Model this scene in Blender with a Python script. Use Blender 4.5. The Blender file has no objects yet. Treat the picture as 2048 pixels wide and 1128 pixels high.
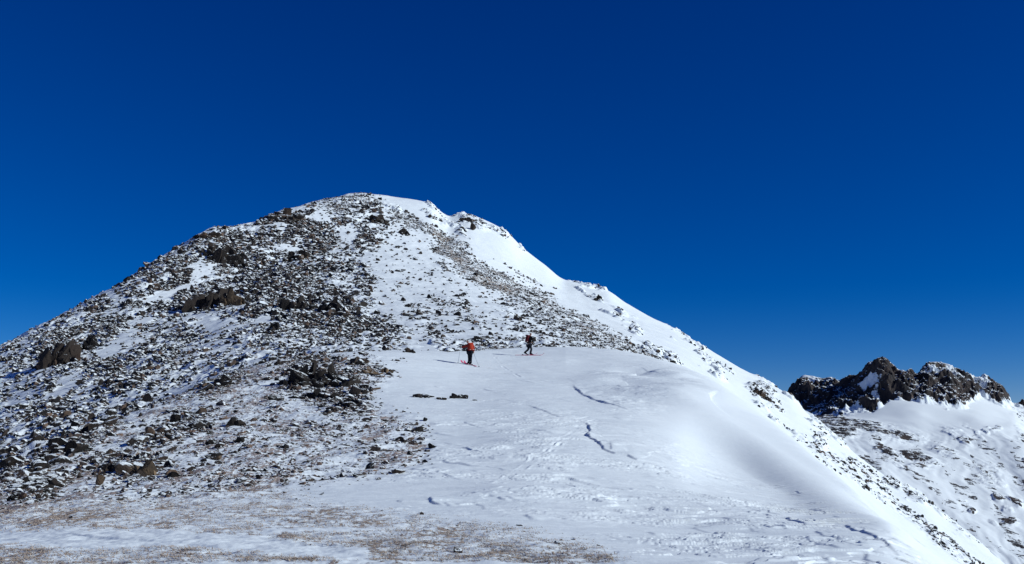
import bpy, math, random
import numpy as np
from mathutils import Vector

random.seed(7)
RNG = np.random.default_rng(11)
scene = bpy.context.scene
COL = scene.collection

# ------------------------------------------------------------------ camera, sky, sun, exposure
F = 2196.0                      # focal length in photo pixels (photo 2048 wide)
EYE = 1.6
HORIZON = 900.0                 # photo row of eye level
TH = math.atan((HORIZON - 564.0) / F)
cam_d = bpy.data.cameras.new('camera')
cam_d.sensor_width = 36.0
cam_d.lens = F / 2048.0 * 36.0
cam_d.clip_start = 0.1
cam_d.clip_end = 30000
cam = bpy.data.objects.new('camera', cam_d)
COL.objects.link(cam)
cam.location = (0, 0, EYE)
cam.rotation_euler = (math.pi / 2 + TH, 0, 0)
scene.camera = cam

SUN_EL, SUN_AZ = math.radians(27.5), math.radians(101)     # azimuth from +Y towards +X
world = bpy.data.worlds.new('World')
scene.world = world
world.use_nodes = True
wn, wl = world.node_tree.nodes, world.node_tree.links
wn.clear()
w_out = wn.new('ShaderNodeOutputWorld')
w_bg = wn.new('ShaderNodeBackground')
sky = wn.new('ShaderNodeTexSky')
sky.sky_type = 'NISHITA'
sky.sun_disc = False
sky.sun_elevation = SUN_EL
sky.sun_rotation = SUN_AZ
sky.altitude = 3800
sky.air_density = 1.0
sky.dust_density = 0.05
sky.ozone_density = 5.0
hs = wn.new('ShaderNodeHueSaturation')
hs.inputs['Saturation'].default_value = 1.35
wl.new(sky.outputs[0], hs.inputs['Color'])
# thin dry air high in the mountains: a deeper, purer blue, channel by channel
w_sep = wn.new('ShaderNodeSeparateColor'); w_com = wn.new('ShaderNodeCombineColor')
wl.new(hs.outputs[0], w_sep.inputs[0])
for ch, (k_in, gam_, k_out) in enumerate(((1.0, 1.3, .62), (.60, 1.3, .80), (.92, 1.04, .75))):
    m1 = wn.new('ShaderNodeMath'); m1.operation = 'MULTIPLY'; m1.inputs[1].default_value = k_in
    m2 = wn.new('ShaderNodeMath'); m2.operation = 'POWER'; m2.inputs[1].default_value = gam_
    m3 = wn.new('ShaderNodeMath'); m3.operation = 'MULTIPLY'; m3.inputs[1].default_value = k_out
    wl.new(w_sep.outputs[ch], m1.inputs[0]); wl.new(m1.outputs[0], m2.inputs[0]); wl.new(m2.outputs[0], m3.inputs[0]); wl.new(m3.outputs[0], w_com.inputs[ch])
wl.new(w_com.outputs[0], w_bg.inputs['Color'])
w_bg.inputs['Strength'].default_value = 0.10
wl.new(w_bg.outputs[0], w_out.inputs['Surface'])

sun_d = bpy.data.lights.new('sun', 'SUN')
sun_d.energy = 3.95
sun_d.angle = math.radians(0.5)
sun_d.color = (0.945, 1.0, 0.99)
sun = bpy.data.objects.new('sun', sun_d)
COL.objects.link(sun)
S = Vector((math.cos(SUN_EL) * math.sin(SUN_AZ), math.cos(SUN_EL) * math.cos(SUN_AZ), math.sin(SUN_EL)))
sun.rotation_euler = S.to_track_quat('Z', 'Y').to_euler()
scene.view_settings.view_transform = 'Standard'
scene.view_settings.look = 'None'
scene.view_settings.exposure = 0.0
scene.view_settings.gamma = 1.0

# ------------------------------------------------------------------ photo <-> world helpers
CT, ST = math.cos(TH), math.sin(TH)

def ray(px, py):
    """direction of a photo pixel as (x/y, z/y)"""
    cx = (np.asarray(px, float) - 1024) / F
    cy = (564 - np.asarray(py, float)) / F
    y = CT - cy * ST
    return cx / y, (ST + cy * CT) / y

def project(u, te):
    """(x/y, (z-eye)/y) -> photo pixel"""
    d = CT + te * ST
    return 1024 + F * u / d, 564 - F * (te * CT - ST) / d

def _hash(ix, iy, seed):
    h = (ix.astype(np.int64) * 374761393 + iy.astype(np.int64) * 668265263 + seed * 1442695041) & 0xffffffff
    h = ((h ^ (h >> 13)) * 1274126177) & 0xffffffff
    return ((h ^ (h >> 16)) & 0xffff) / 65536.0

def perlin(x, y, seed=0):
    x0 = np.floor(x); y0 = np.floor(y)
    fx = x - x0; fy = y - y0
    sx = fx * fx * fx * (fx * (fx * 6 - 15) + 10)
    sy = fy * fy * fy * (fy * (fy * 6 - 15) + 10)
    def g(ix, iy, dx, dy):
        a = _hash(ix, iy, seed) * 2 * np.pi
        return np.cos(a) * dx + np.sin(a) * dy
    n00 = g(x0, y0, fx, fy); n10 = g(x0 + 1, y0, fx - 1, fy)
    n01 = g(x0, y0 + 1, fx, fy - 1); n11 = g(x0 + 1, y0 + 1, fx - 1, fy - 1)
    a = n00 + sx * (n10 - n00); b = n01 + sx * (n11 - n01)
    return (a + sy * (b - a)) * 1.5

def fbm(x, y, octaves=4, seed=0, gain=0.5, ridged=False):
    s = np.zeros_like(x); amp = 1.0; f = 1.0
    for o in range(octaves):
        n = perlin(x * f, y * f, seed + o * 17)
        if ridged:
            n = 1 - 2 * np.abs(n)
        s += amp * n
        amp *= gain; f *= 2.03
    return s

def smooth(a, b, x):
    t = np.clip((x - a) / (b - a), 0, 1)
    return t * t * (3 - 2 * t)

def poly_mask(px, py, pts, soft=8.0):
    """soft inside-mask of a polygon given in photo pixels"""
    pts = np.array(pts, float); n = len(pts)
    inside = np.zeros(px.shape, bool); dmin = np.full(px.shape, 1e9)
    for i in range(n):
        ax, ay = pts[i]; bx, by = pts[(i + 1) % n]
        if ay != by:
            c = ((ay > py) != (by > py)) & (px < (bx - ax) * (py - ay) / (by - ay) + ax)
            inside ^= c
        dx, dy = bx - ax, by - ay
        t = np.clip(((px - ax) * dx + (py - ay) * dy) / (dx * dx + dy * dy + 1e-9), 0, 1)
        dmin = np.minimum(dmin, (px - ax - t * dx) ** 2 + (py - ay - t * dy) ** 2)
    d = np.sqrt(dmin) * np.where(inside, 1, -1)
    return smooth(-soft, soft, d)

def line_mask(px, py, pts, width):
    pts = np.array(pts, float); dmin = np.full(px.shape, 1e9)
    for i in range(len(pts) - 1):
        ax, ay = pts[i]; bx, by = pts[i + 1]
        dx, dy = bx - ax, by - ay
        t = np.clip(((px - ax) * dx + (py - ay) * dy) / (dx * dx + dy * dy + 1e-9), 0, 1)
        dmin = np.minimum(dmin, (px - ax - t * dx) ** 2 + (py - ay - t * dy) ** 2)
    return 1 - smooth(width * 0.5, width, np.sqrt(dmin))

def blob(px, py, cx, cy, rx, ry, ang=0.0):
    c, s = math.cos(math.radians(ang)), math.sin(math.radians(ang))
    a = ((px - cx) * c + (py - cy) * s) / rx
    b = (-(px - cx) * s + (py - cy) * c) / ry
    return 1 - smooth(0.55, 1.15, np.sqrt(a * a + b * b))

def pchip_rows(xk, yk, x):
    """xk, yk: (K, N) knots per column; x: (R, N) -> (R, N), monotone cubic"""
    h = np.diff(xk, axis=0); d = np.diff(yk, axis=0) / h
    m = np.zeros_like(yk)
    for k in range(1, len(xk) - 1):
        w1 = 2 * h[k] + h[k - 1]; w2 = h[k] + 2 * h[k - 1]
        ok = d[k - 1] * d[k] > 0
        m[k] = np.where(ok, (w1 + w2) / (w1 / np.where(ok, d[k - 1], 1) + w2 / np.where(ok, d[k], 1)), 0)
    m[0] = d[0]; m[-1] = d[-1]
    out = np.zeros_like(x)
    for k in range(len(xk) - 1):
        sel = (x >= xk[k]) & (x <= xk[k + 1])
        t = np.clip((x - xk[k]) / h[k], 0, 1)
        v = ((1 + 2 * t) * (1 - t) ** 2 * yk[k] + t * (1 - t) ** 2 * h[k] * m[k]
             + t * t * (3 - 2 * t) * yk[k + 1] + t * t * (t - 1) * h[k] * m[k + 1])
        out = np.where(sel, v, out)
    return out

def soften(v, sigma):
    if sigma <= 0: return v
    r = int(sigma * 3); g = np.exp(-0.5 * (np.arange(-r, r + 1) / sigma) ** 2); g /= g.sum()
    return np.convolve(np.pad(v, r, mode='edge'), g, 'valid')

def curve(pts, U, sigma=14):
    """crest line (photo px, photo py, distance) sampled at the columns U"""
    p = np.array(pts, float)
    u, te = ray(p[:, 0], p[:, 1])
    o = np.argsort(u)
    u, te, d = u[o], te[o], p[o, 2]
    x = np.clip(U, u[0], u[-1])[:, None]
    f = lambda v: pchip_1d(u, v, x[:, 0])
    return soften(f(te), sigma), soften(f(d), max(sigma, 22))

def pchip_1d(xk, yk, x):
    h = np.diff(xk); d = np.diff(yk) / h; m = np.zeros_like(yk)
    for k in range(1, len(xk) - 1):
        if d[k - 1] * d[k] > 0:
            w1 = 2 * h[k] + h[k - 1]; w2 = h[k] + 2 * h[k - 1]
            m[k] = (w1 + w2) / (w1 / d[k - 1] + w2 / d[k])
    m[0] = d[0]; m[-1] = d[-1]
    k = np.clip(np.searchsorted(xk, x, side='right') - 1, 0, len(xk) - 2)
    t = (x - xk[k]) / h[k]
    return ((1 + 2 * t) * (1 - t) ** 2 * yk[k] + t * (1 - t) ** 2 * h[k] * m[k]
            + t * t * (3 - 2 * t) * yk[k + 1] + t * t * (t - 1) * h[k] * m[k + 1])

def grid_mesh(name, X, Y, Z, mat, attrs=None):
    R, N = X.shape
    me = bpy.data.meshes.new(name)
    co = np.stack([X, Y, Z], -1).reshape(-1, 3).astype(np.float32)
    i = (np.arange(R - 1)[:, None] * N + np.arange(N - 1)[None, :]).ravel()
    quads = np.stack([i, i + 1, i + N + 1, i + N], -1).astype(np.int32)
    me.vertices.add(len(co)); me.vertices.foreach_set('co', co.ravel())
    me.loops.add(quads.size); me.loops.foreach_set('vertex_index', quads.ravel())
    me.polygons.add(len(quads))
    me.polygons.foreach_set('loop_start', np.arange(0, quads.size, 4, dtype=np.int32))
    me.update(calc_edges=True)
    me.polygons.foreach_set('use_smooth', np.ones(len(quads), bool))
    for k, v in (attrs or {}).items():
        a = me.attributes.new(k, 'FLOAT', 'POINT')
        a.data.foreach_set('value', v.ravel().astype(np.float32))
    me.materials.append(mat)
    ob = bpy.data.objects.new(name, me)
    COL.objects.link(ob)
    return ob

def tri_mesh(name, co, tris, mat, tint=None, smooth_=False):
    me = bpy.data.meshes.new(name)
    co = np.asarray(co, np.float32); tris = np.asarray(tris, np.int32)
    me.vertices.add(len(co)); me.vertices.foreach_set('co', co.ravel())
    me.loops.add(tris.size); me.loops.foreach_set('vertex_index', tris.ravel())
    me.polygons.add(len(tris))
    me.polygons.foreach_set('loop_start', np.arange(0, tris.size, 3, dtype=np.int32))
    me.update(calc_edges=True)
    me.polygons.foreach_set('use_smooth', np.full(len(tris), smooth_, bool))
    if tint is not None:
        a = me.attributes.new('tint', 'FLOAT', 'POINT')
        a.data.foreach_set('value', np.asarray(tint, np.float32))
    me.materials.append(mat)
    return me

# ------------------------------------------------------------------ materials
def new_mat(name):
    m = bpy.data.materials.new(name); m.use_nodes = True
    nt = m.node_tree; nt.nodes.clear()
    out = nt.nodes.new('ShaderNodeOutputMaterial')
    bs = nt.nodes.new('ShaderNodeBsdfPrincipled')
    nt.links.new(bs.outputs[0], out.inputs['Surface'])
    return m, nt, bs

class NT:
    def __init__(s, nt): s.nt = nt
    def node(s, t, **kw):
        n = s.nt.nodes.new(t)
        for k, v in kw.items(): setattr(n, k, v)
        return n
    def set(s, sock, v):
        if hasattr(v, 'is_output'): s.nt.links.new(v, sock)
        else: sock.default_value = v
    def math(s, op, a, b=0.0, c=0.0, clamp=False):
        n = s.node('ShaderNodeMath', operation=op, use_clamp=clamp)
        s.set(n.inputs[0], a); s.set(n.inputs[1], b); s.set(n.inputs[2], c)
        return n.outputs[0]
    def noise(s, vec, scale, detail=4, rough=0.55):
        n = s.node('ShaderNodeTexNoise')
        s.nt.links.new(vec, n.inputs['Vector'])
        n.inputs['Scale'].default_value = scale; n.inputs['Detail'].default_value = detail
        n.inputs['Roughness'].default_value = rough
        return n.outputs['Fac']
    def ramp(s, fac, a, b):
        n = s.node('ShaderNodeMapRange', interpolation_type='SMOOTHSTEP')
        s.set(n.inputs['Value'], fac); s.set(n.inputs['From Min'], a); s.set(n.inputs['From Max'], b)
        return n.outputs[0]
    def mix(s, fac, a, b):
        n = s.node('ShaderNodeMix', data_type='RGBA')
        s.set(n.inputs[0], fac); s.set(n.inputs[6], a); s.set(n.inputs[7], b)
        return n.outputs[2]
    def attr(s, name):
        return s.node('ShaderNodeAttribute', attribute_name=name).outputs['Fac']
    def mapping(s, scale=(1, 1, 1), rot=(0, 0, 0)):
        tc = s.node('ShaderNodeTexCoord'); mp = s.node('ShaderNodeMapping')
        mp.inputs['Scale'].default_value = scale; mp.inputs['Rotation'].default_value = rot
        s.nt.links.new(tc.outputs['Object'], mp.inputs['Vector'])
        return mp.outputs[0]
    def bump(s, h, strength, dist, bs):
        b = s.node('ShaderNodeBump'); b.inputs['Strength'].default_value = strength
        b.inputs['Distance'].default_value = dist
        s.nt.links.new(h, b.inputs['Height']); s.nt.links.new(b.outputs[0], bs.inputs['Normal'])

SNOW = (0.82, 0.87, 0.885, 1)

def terrain_material(name, scale, gravel_a, gravel_b, stretch=(1, 1, 1), rot=0.0, bumpd=0.03, grass=False):
    m, nt, bs = new_mat(name); g = NT(nt)
    v = g.mapping()
    vs = g.mapping(stretch, (0, 0, rot))
    n1 = g.noise(vs, scale, 8, 0.72)
    n2 = g.noise(v, scale * 0.17, 3, 0.5)
    nf = g.noise(v, scale * 3.1, 3, 0.6)
    cov = g.attr('rock')
    # bare ground shows where the noise stays below the local cover value
    f = g.math('MULTIPLY_ADD', n2, 0.35, g.math('MULTIPLY', n1, 1.0))          # ~0.35..1.0 around .67
    thr = g.math('MULTIPLY_ADD', cov, 0.50, 0.37)
    bare = g.ramp(g.math('SUBTRACT', thr, f), -0.035, 0.035)
    gcol = g.mix(g.ramp(nf, 0.35, 0.65), gravel_a, gravel_b)
    if grass:
        gcol = g.mix(g.attr('grass'), gcol, g.mix(g.ramp(nf, 0.35, 0.65), (0.25, 0.19, 0.145, 1), (0.48, 0.39, 0.31, 1)))
    dust = g.ramp(g.noise(v, scale * 1.9, 4, 0.6), 0.5, 0.75)
    gcol = g.mix(g.math('MULTIPLY', dust, 0.55 if grass else 0.3), gcol, (0.55, 0.55, 0.56, 1))
    snow = g.mix(g.noise(v, 0.35, 4, 0.6), (0.77, 0.83, 0.855, 1), (0.84, 0.885, 0.90, 1))
    nt.links.new(g.mix(bare, snow, gcol), bs.inputs['Base Color'])
    bs.inputs['Roughness'].default_value = 0.75
    bs.inputs['Specular IOR Level'].default_value = 0.25
    h = g.math('MULTIPLY_ADD', bare, g.math('MULTIPLY_ADD', nf, 1.2, 0.35), g.math('MULTIPLY', g.noise(vs, scale * 0.6, 5, 0.6), 0.45))
    g.bump(h, 0.6, bumpd, bs)
    return m

def rock_material(name, dark, mid, warm, scale=3.0, snow_lo=0.80, snow_hi=0.95):
    m, nt, bs = new_mat(name); g = NT(nt)
    v = g.mapping()
    rnd = g.node('ShaderNodeObjectInfo').outputs['Random']
    t = g.math('FRACT', g.math('ADD', g.math('MULTIPLY', rnd, 3.7), g.attr('tint')))
    c = g.mix(g.ramp(t, 0.15, 0.75), dark, mid)
    c = g.mix(g.ramp(t, 0.72, 0.95), c, warm)
    n = g.noise(v, scale, 6, 0.65)
    c = g.mix(g.math('MULTIPLY', g.ramp(n, 0.45, 0.7), 0.6), c, mid)
    c = g.mix(g.math('MULTIPLY', g.ramp(g.noise(v, scale * 2.3, 4, 0.6), 0.58, 0.66), 0.55), c, dark)
    geo = g.node('ShaderNodeNewGeometry')
    sep = g.node('ShaderNodeSeparateXYZ'); nt.links.new(geo.outputs['True Normal'], sep.inputs[0])
    up = g.math('MULTIPLY_ADD', sep.outputs['X'], 0.12, sep.outputs['Z'])
    up = g.math('ADD', up, g.math('MULTIPLY', g.math('SUBTRACT', g.noise(v, scale * 0.8, 5, 0.6), 0.5), 0.9))
    sn = g.ramp(up, snow_lo, snow_hi)
    nt.links.new(g.mix(sn, c, SNOW), bs.inputs['Base Color'])
    bs.inputs['Roughness'].default_value = 0.85
    bs.inputs['Specular IOR Level'].default_value = 0.2
    g.bump(g.noise(v, scale * 2, 6, 0.7), 0.7, 0.08, bs)
    return m

MAT_DARK = rock_material('black_rock', (0.010, 0.009, 0.009, 1), (0.034, 0.026, 0.021, 1), (0.095, 0.060, 0.040, 1), 3.0, .80, .95)
MAT_OCHRE = rock_material('ochre_rock', (0.040, 0.029, 0.020, 1), (0.15, 0.10, 0.060, 1), (0.23, 0.16, 0.095, 1), 3.0, .82, .97)
MAT_GROUND = terrain_material('snow_and_turf', 8.5, (0.19, 0.145, 0.125, 1), (0.45, 0.36, 0.315, 1), (1.0, 0.42, 1), 0.12, 0.03, True)
MAT_MOUNT = terrain_material('snow_and_scree', 1.9, (0.045, 0.038, 0.034, 1), (0.17, 0.14, 0.12, 1), (1, 1, 1), 0, 0.12, True)
MAT_ROCK = rock_material('dark_rock', (0.014, 0.012, 0.011, 1), (0.048, 0.036, 0.029, 1), (0.13, 0.085, 0.056, 1), 3.0, .70, .90)
MAT_SCREE = rock_material('scree_rock', (0.014, 0.013, 0.014, 1), (0.036, 0.029, 0.025, 1), (0.12, 0.08, 0.058, 1), 2.0, 0.64, 0.82)

MAT_PEBBLE = rock_material('warm_stone', (0.022, 0.018, 0.016, 1), (0.070, 0.051, 0.043, 1), (0.18, 0.12, 0.09, 1), 4.0, .72, .90)

def plain(name, col, rough=0.7, noise=0.25, scale=40):
    m, nt, bs = new_mat(name); g = NT(nt)
    v = g.mapping()
    d = tuple(c * (1 - noise) for c in col) + (1,)
    nt.links.new(g.mix(g.noise(v, scale, 3), d, tuple(min(1, c * (1 + noise)) for c in col) + (1,)), bs.inputs['Base Color'])
    bs.inputs['Roughness'].default_value = rough
    bs.inputs['Specular IOR Level'].default_value = 0.2
    return m

# ------------------------------------------------------------------ terrain: crest lines, near to far
in_u = np.linspace(-0.487, 0.487, 1060)
side = 0.487 + (np.linspace(0, 1, 90)[1:] ** 1.6) * 0.45
U = np.concatenate([-side[::-1], in_u, side])
N = len(U)

G1 = [(-900, 1150, 14), (0, 1130, 14), (1024, 1130, 14.3), (1500, 1130, 14.3), (1750, 1130, 14.5), (1850, 1136, 16), (1890, 1152, 18), (2000, 1250, 20), (2300, 1550, 20), (2900, 1900, 20)]
G2 = [(-900, 1138, 20), (0, 1055, 20), (150, 1035, 21), (300, 1015, 23), (560, 1003, 24), (1024, 1000, 24.5), (1300, 1016, 25.5), (1400, 1030, 24.5), (1500, 1045, 22.8), (1600, 1062, 20.6), (1700, 1076, 19), (1770, 1087, 18.2), (1850, 1116, 19), (1890, 1139, 21), (2000, 1235, 24), (2300, 1530, 24), (2900, 1890, 24)]
G3 = [(-900, 1128, 27), (0, 995, 27), (150, 960, 31), (300, 920, 35), (560, 880, 40), (900, 872, 41), (1100, 860, 43), (1250, 862, 45), (1350, 878, 46), (1400, 902, 47), (1500, 951, 44), (1600, 1000, 34), (1700, 1026, 27.5), (1770, 1043.5, 25), (1850, 1103, 23.5), (1890, 1131, 25.5), (2000, 1228, 27), (2300, 1515, 27), (2900, 1885, 27)]
G4 = [(-900, 1118, 33), (0, 965, 33), (150, 905, 39), (300, 862, 45), (560, 788, 56), (740, 785, 56), (900, 785, 58), (1100, 772, 62), (1200, 770, 64), (1350, 792, 59), (1400, 810, 57), (1500, 863, 53.5), (1600, 927, 46.5), (1700, 988.5, 40), (1770, 1042.6, 34), (1850, 1100, 28.7), (1890, 1129, 28.7), (2000, 1224, 28.7), (2300, 1505, 28.7), (2900, 1880, 28.7)]
A = [(-900, 1110, 39), (0, 940, 39), (60, 912, 42), (150, 872, 47), (330, 802, 58), (430, 757, 66), (560, 720, 72), (650, 708, 73.5), (740, 702, 75), (900, 704, 80), (1000, 700, 86), (1100, 694, 92), (1200, 697, 92), (1280, 709, 89), (1350, 728, 84), (1420, 757, 78), (1480, 796, 70), (1540, 840, 63), (1600, 888, 56), (1650, 930, 50.5), (1700, 972, 46), (1740, 1012, 41), (1770, 1042, 37), (1800, 1062, 34), (1850, 1098, 30.5), (1890, 1128, 30.5), (2000, 1221, 30.5), (2300, 1500, 30.5), (2900, 1878, 30.5)]
M0 = [(-900, 1104, 48), (0, 930, 48), (150, 862, 58), (300, 803, 68), (430, 750, 78), (560, 708, 90), (740, 694, 98), (900, 692, 100), (1000, 688, 105), (1100, 690, 108), (1200, 706, 112), (1350, 775, 112), (1480, 880, 102), (1600, 990, 92), (1700, 1080, 85), (1770, 1130, 80), (1890, 1230, 75), (2000, 1330, 70), (2300, 1600, 70), (2900, 1900, 70)]
M1 = [(-900, 1080, 76), (0, 850, 80), (150, 790, 90), (300, 735, 102), (560, 640, 128), (740, 620, 142), (900, 620, 146), (1000, 628, 147), (1100, 640, 150), (1200, 660, 155), (1350, 717, 150), (1480, 812, 137), (1600, 908, 126), (1700, 990, 119), (1770, 1052, 113), (1890, 1140, 106), (2000, 1240, 99), (2300, 1480, 90), (2900, 1700, 90)]
M2 = [(-900, 1045, 106), (0, 765, 116), (150, 690, 132), (300, 625, 152), (560, 525, 188), (740, 495, 203), (900, 515, 208), (1000, 552, 208), (1100, 597, 207), (1200, 627, 206), (1350, 685, 197), (1480, 765, 184), (1600, 848, 171), (1700, 932, 157), (1770, 993, 148), (1890, 1080, 140), (2000, 1175, 127), (2300, 1400, 115), (2900, 1600, 110)]
B = [(-900, 1010, 125), (-300, 835, 138), (0, 692, 150), (60, 664, 157), (100, 641, 162), (200, 589, 174), (300, 528, 188), (360, 490, 196), (400, 467, 202), (430, 456, 206), (465, 455, 210), (520, 440, 217), (540, 430, 220), (580, 417, 226), (620, 406, 232), (665, 397, 240), (710, 387, 248), (745, 388, 252), (790, 394, 254), (830, 400, 256), (860, 407, 257), (880, 422, 258), (900, 433, 259), (935, 428, 262), (965, 438, 262), (1000, 455, 260), (1020, 470, 259), (1045, 495, 258), (1090, 530, 255), (1130, 560, 252), (1150, 564, 251), (1190, 574, 249), (1215, 581, 248), (1250, 605, 246), (1300, 633, 242), (1345, 655, 238), (1395, 685, 234), (1440, 712, 230), (1480, 735, 226), (1530, 762, 220), (1575, 788, 215), (1623, 834, 208), (1669, 872, 202), (1697, 896, 198), (1774, 954, 187), (1836, 985, 180), (1891, 1032, 172), (1945, 1075, 165), (2010, 1128, 158), (2300, 1350, 140), (2900, 1600, 130)]

knots = []
knots.append((np.full(N, -EYE / 3.0), np.full(N, 3.0)))
for c, sg in ((G1, 14), (G2, 10), (G3, 8), (G4, 10), (A, 6), (M0, 20), (M1, 20), (M2, 14), (B, 1.5)):
    knots.append(curve(c, U, sg))
teB, yB = knots[-1]
zB = teB * yB
yP1 = yB * 1.12
knots.append(((zB - (yP1 - yB) * 0.35) / yP1, yP1))
yP2 = yB * 1.7
knots.append(((zB - (yP2 - yB) * 0.62) / yP2, yP2))
yP3 = yB * 2.6
knots.append((np.minimum(zB - (yP3 - yB) * 0.6, -90) / yP3, yP3))
TEK = np.array([k[0] for k in knots]); LYK = np.log(np.array([k[1] for k in knots]))
ROWS = [40, 230, 290, 240, 240, 50, 170, 210, 230, 24, 14, 8]
lt = []
for k, n in enumerate(ROWS):
    t = np.linspace(0, 1, n, endpoint=False)[:, None]
    lt.append(LYK[k] * (1 - t) + LYK[k + 1] * t)
lt.append(LYK[-1:])
LY = np.concatenate(lt, 0)
RA = sum(ROWS[:5])                  # row of crest A
RB = sum(ROWS[:9])                  # row of the skyline
TE = pchip_rows(LYK, TEK, LY)
Y = np.exp(LY); X = U[None, :] * Y; Z = TE * Y + EYE
PX, PY = project(np.broadcast_to(U, TE.shape), TE)
Z0 = Z.copy()

def base_xy(px, py):
    """where the sight line of a photo pixel meets the near ground (rows up to crest A)"""
    u, te = ray(px, py)
    j = np.clip(np.searchsorted(U, u) - 1, 0, N - 2); w = (u - U[j]) / (U[j + 1] - U[j])
    col = TE[:RA + 1, j] * (1 - w) + TE[:RA + 1, j + 1] * w
    yc = Y[:RA + 1, j] * (1 - w) + Y[:RA + 1, j + 1] * w
    k = np.argmax(col >= te) if (col >= te).any() else RA
    k = max(1, k)
    t = np.clip((te - col[k - 1]) / (col[k] - col[k - 1] + 1e-12), 0, 1)
    y = yc[k - 1] + t * (yc[k] - yc[k - 1])
    return float(u * y), float(y)

# --- relief of the near ground
gx, gy = X[:RA + 1], Y[:RA + 1]
gpx, gpy = PX[:RA + 1], PY[:RA + 1]
wpx = gpx + 26 * fbm(gx * 0.22, gy * 0.22, 4, 3); wpy = gpy + 9 * fbm(gx * 0.3 + 40, gy * 0.3, 4, 5)
# stony part on the left, turf along the bottom
stony = poly_mask(wpx, wpy, [(-1200, 1130), (-1200, 700), (300, 700), (560, 690), (700, 700), (800, 730), (740, 790), (790, 830), (850, 840), (840, 930), (700, 960), (520, 985), (300, 1010), (60, 1040)], 22)
turf = poly_mask(wpx, wpy, [(-1200, 1400), (-1200, 1020), (0, 1015), (300, 1000), (520, 975), (640, 1000), (760, 1022), (900, 1040), (1060, 1065), (1200, 1090), (1290, 1140), (1200, 1400)], 16)
snow_strip = np.maximum(line_mask(wpx, wpy, [(-300, 1070), (120, 1074), (330, 1082), (520, 1096), (720, 1110)], 24), line_mask(gpx, wpy, [(530, 1066), (700, 1062)], 7))
wind = fbm(gx * 0.5 + gy * 0.12, gy * 1.9, 4, 21)
amp_snow = 1 - np.maximum(stony, turf) * 0.5
Zg = Z[:RA + 1]
near = smooth(5, 12, gy)
calm = poly_mask(gpx, gpy, [(1330, 790), (1480, 780), (1790, 1050), (1700, 1030), (1560, 985), (1420, 915), (1320, 860)], 40)
Zg += near * amp_snow * (1 - .75 * calm) * (0.022 * wind + 0.075 * fbm(gx * 0.13 + gy * .05, gy * 0.2, 3, 31))
# wind scarps: small eroded layers of crust with sharp lips towards the viewer's left
wsx, wsy = gx * .8 + gy * .25, gy * .9 - gx * .18
crusty = np.maximum.reduce([poly_mask(gpx, gpy, [(850, 830), (1000, 800), (1180, 850), (1160, 1000), (800, 1010), (780, 940)], 40), poly_mask(gpx, gpy, [(1100, 930), (1350, 900), (1500, 960), (1800, 1060), (1880, 1160), (1350, 1160), (1130, 1010)], 40), .6 * poly_mask(gpx, gpy, [(1180, 740), (1400, 745), (1450, 790), (1200, 840)], 30)])
for q_, (sc_, h_) in enumerate(((.45, .036), (.9, .028), (1.8, .020))):
    nz_ = fbm(wsx * sc_, wsy * sc_ * 2.2, 3, 301 + q_ * 7, .45)
    msk_ = smooth(-.15, .45, fbm(gx * .22 + q_ * 9, gy * .3, 3, 331 + q_))
    Zg += near * (1 - np.maximum(stony, turf)) * (.25 + .75 * crusty) * (1 - .8 * calm) * msk_ * h_ * (smooth(.0, .05, nz_) + smooth(.35, .40, nz_) - .6 * smooth(.0, .8, nz_))
def drift(pts, h, wn_, wf_):
    """a rounded snow drift along a line of photo points, wn_ wide on the near side, wf_ on the far side"""
    w = np.array([base_xy(*p) for p in pts])
    best = np.full(gx.shape, 1e9); sd = np.zeros(gx.shape); par = np.zeros(gx.shape)
    seg = np.r_[0, np.cumsum(np.hypot(*np.diff(w, axis=0).T))]
    for a in range(len(w) - 1):
        d = w[a + 1] - w[a]; L = np.hypot(*d)
        t = np.clip(((gx - w[a, 0]) * d[0] + (gy - w[a, 1]) * d[1]) / L ** 2, 0, 1)
        dist = np.hypot(gx - w[a, 0] - t * d[0], gy - w[a, 1] - t * d[1])
        cr = d[0] * (gy - w[a, 1]) - d[1] * (gx - w[a, 0])
        m = dist < best
        best = np.where(m, dist, best); sd = np.where(m, np.where(cr >= 0, dist, -dist), sd); par = np.where(m, (seg[a] + t * L) / seg[-1], par)
    tp = smooth(0, .3, par) * (1 - smooth(.7, 1, par))
    Zg[:] += h * tp * np.exp(-(best / wn_) ** 2)
drift([(1290, 800), (1378, 785), (1437, 795), (1490, 825)], .40, 2.6, 2.6)
drift([(1165, 776), (1200, 762), (1240, 757), (1300, 765), (1345, 778)], .22, 2.0, 1.2)
drift([(1290, 740), (1330, 745), (1380, 757)], .20, 1.5, 1.5)
drift([(1230, 748), (1270, 742), (1320, 752), (1360, 768)], -.22, 1.6, 1.2)
Zg += near * stony * (0.10 * fbm(gx * 0.55, gy * 0.55, 5, 41, 0.55))
Zg += near * turf * (0.03 * fbm(gx * 1.7, gy * 2.6, 4, 51))

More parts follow.
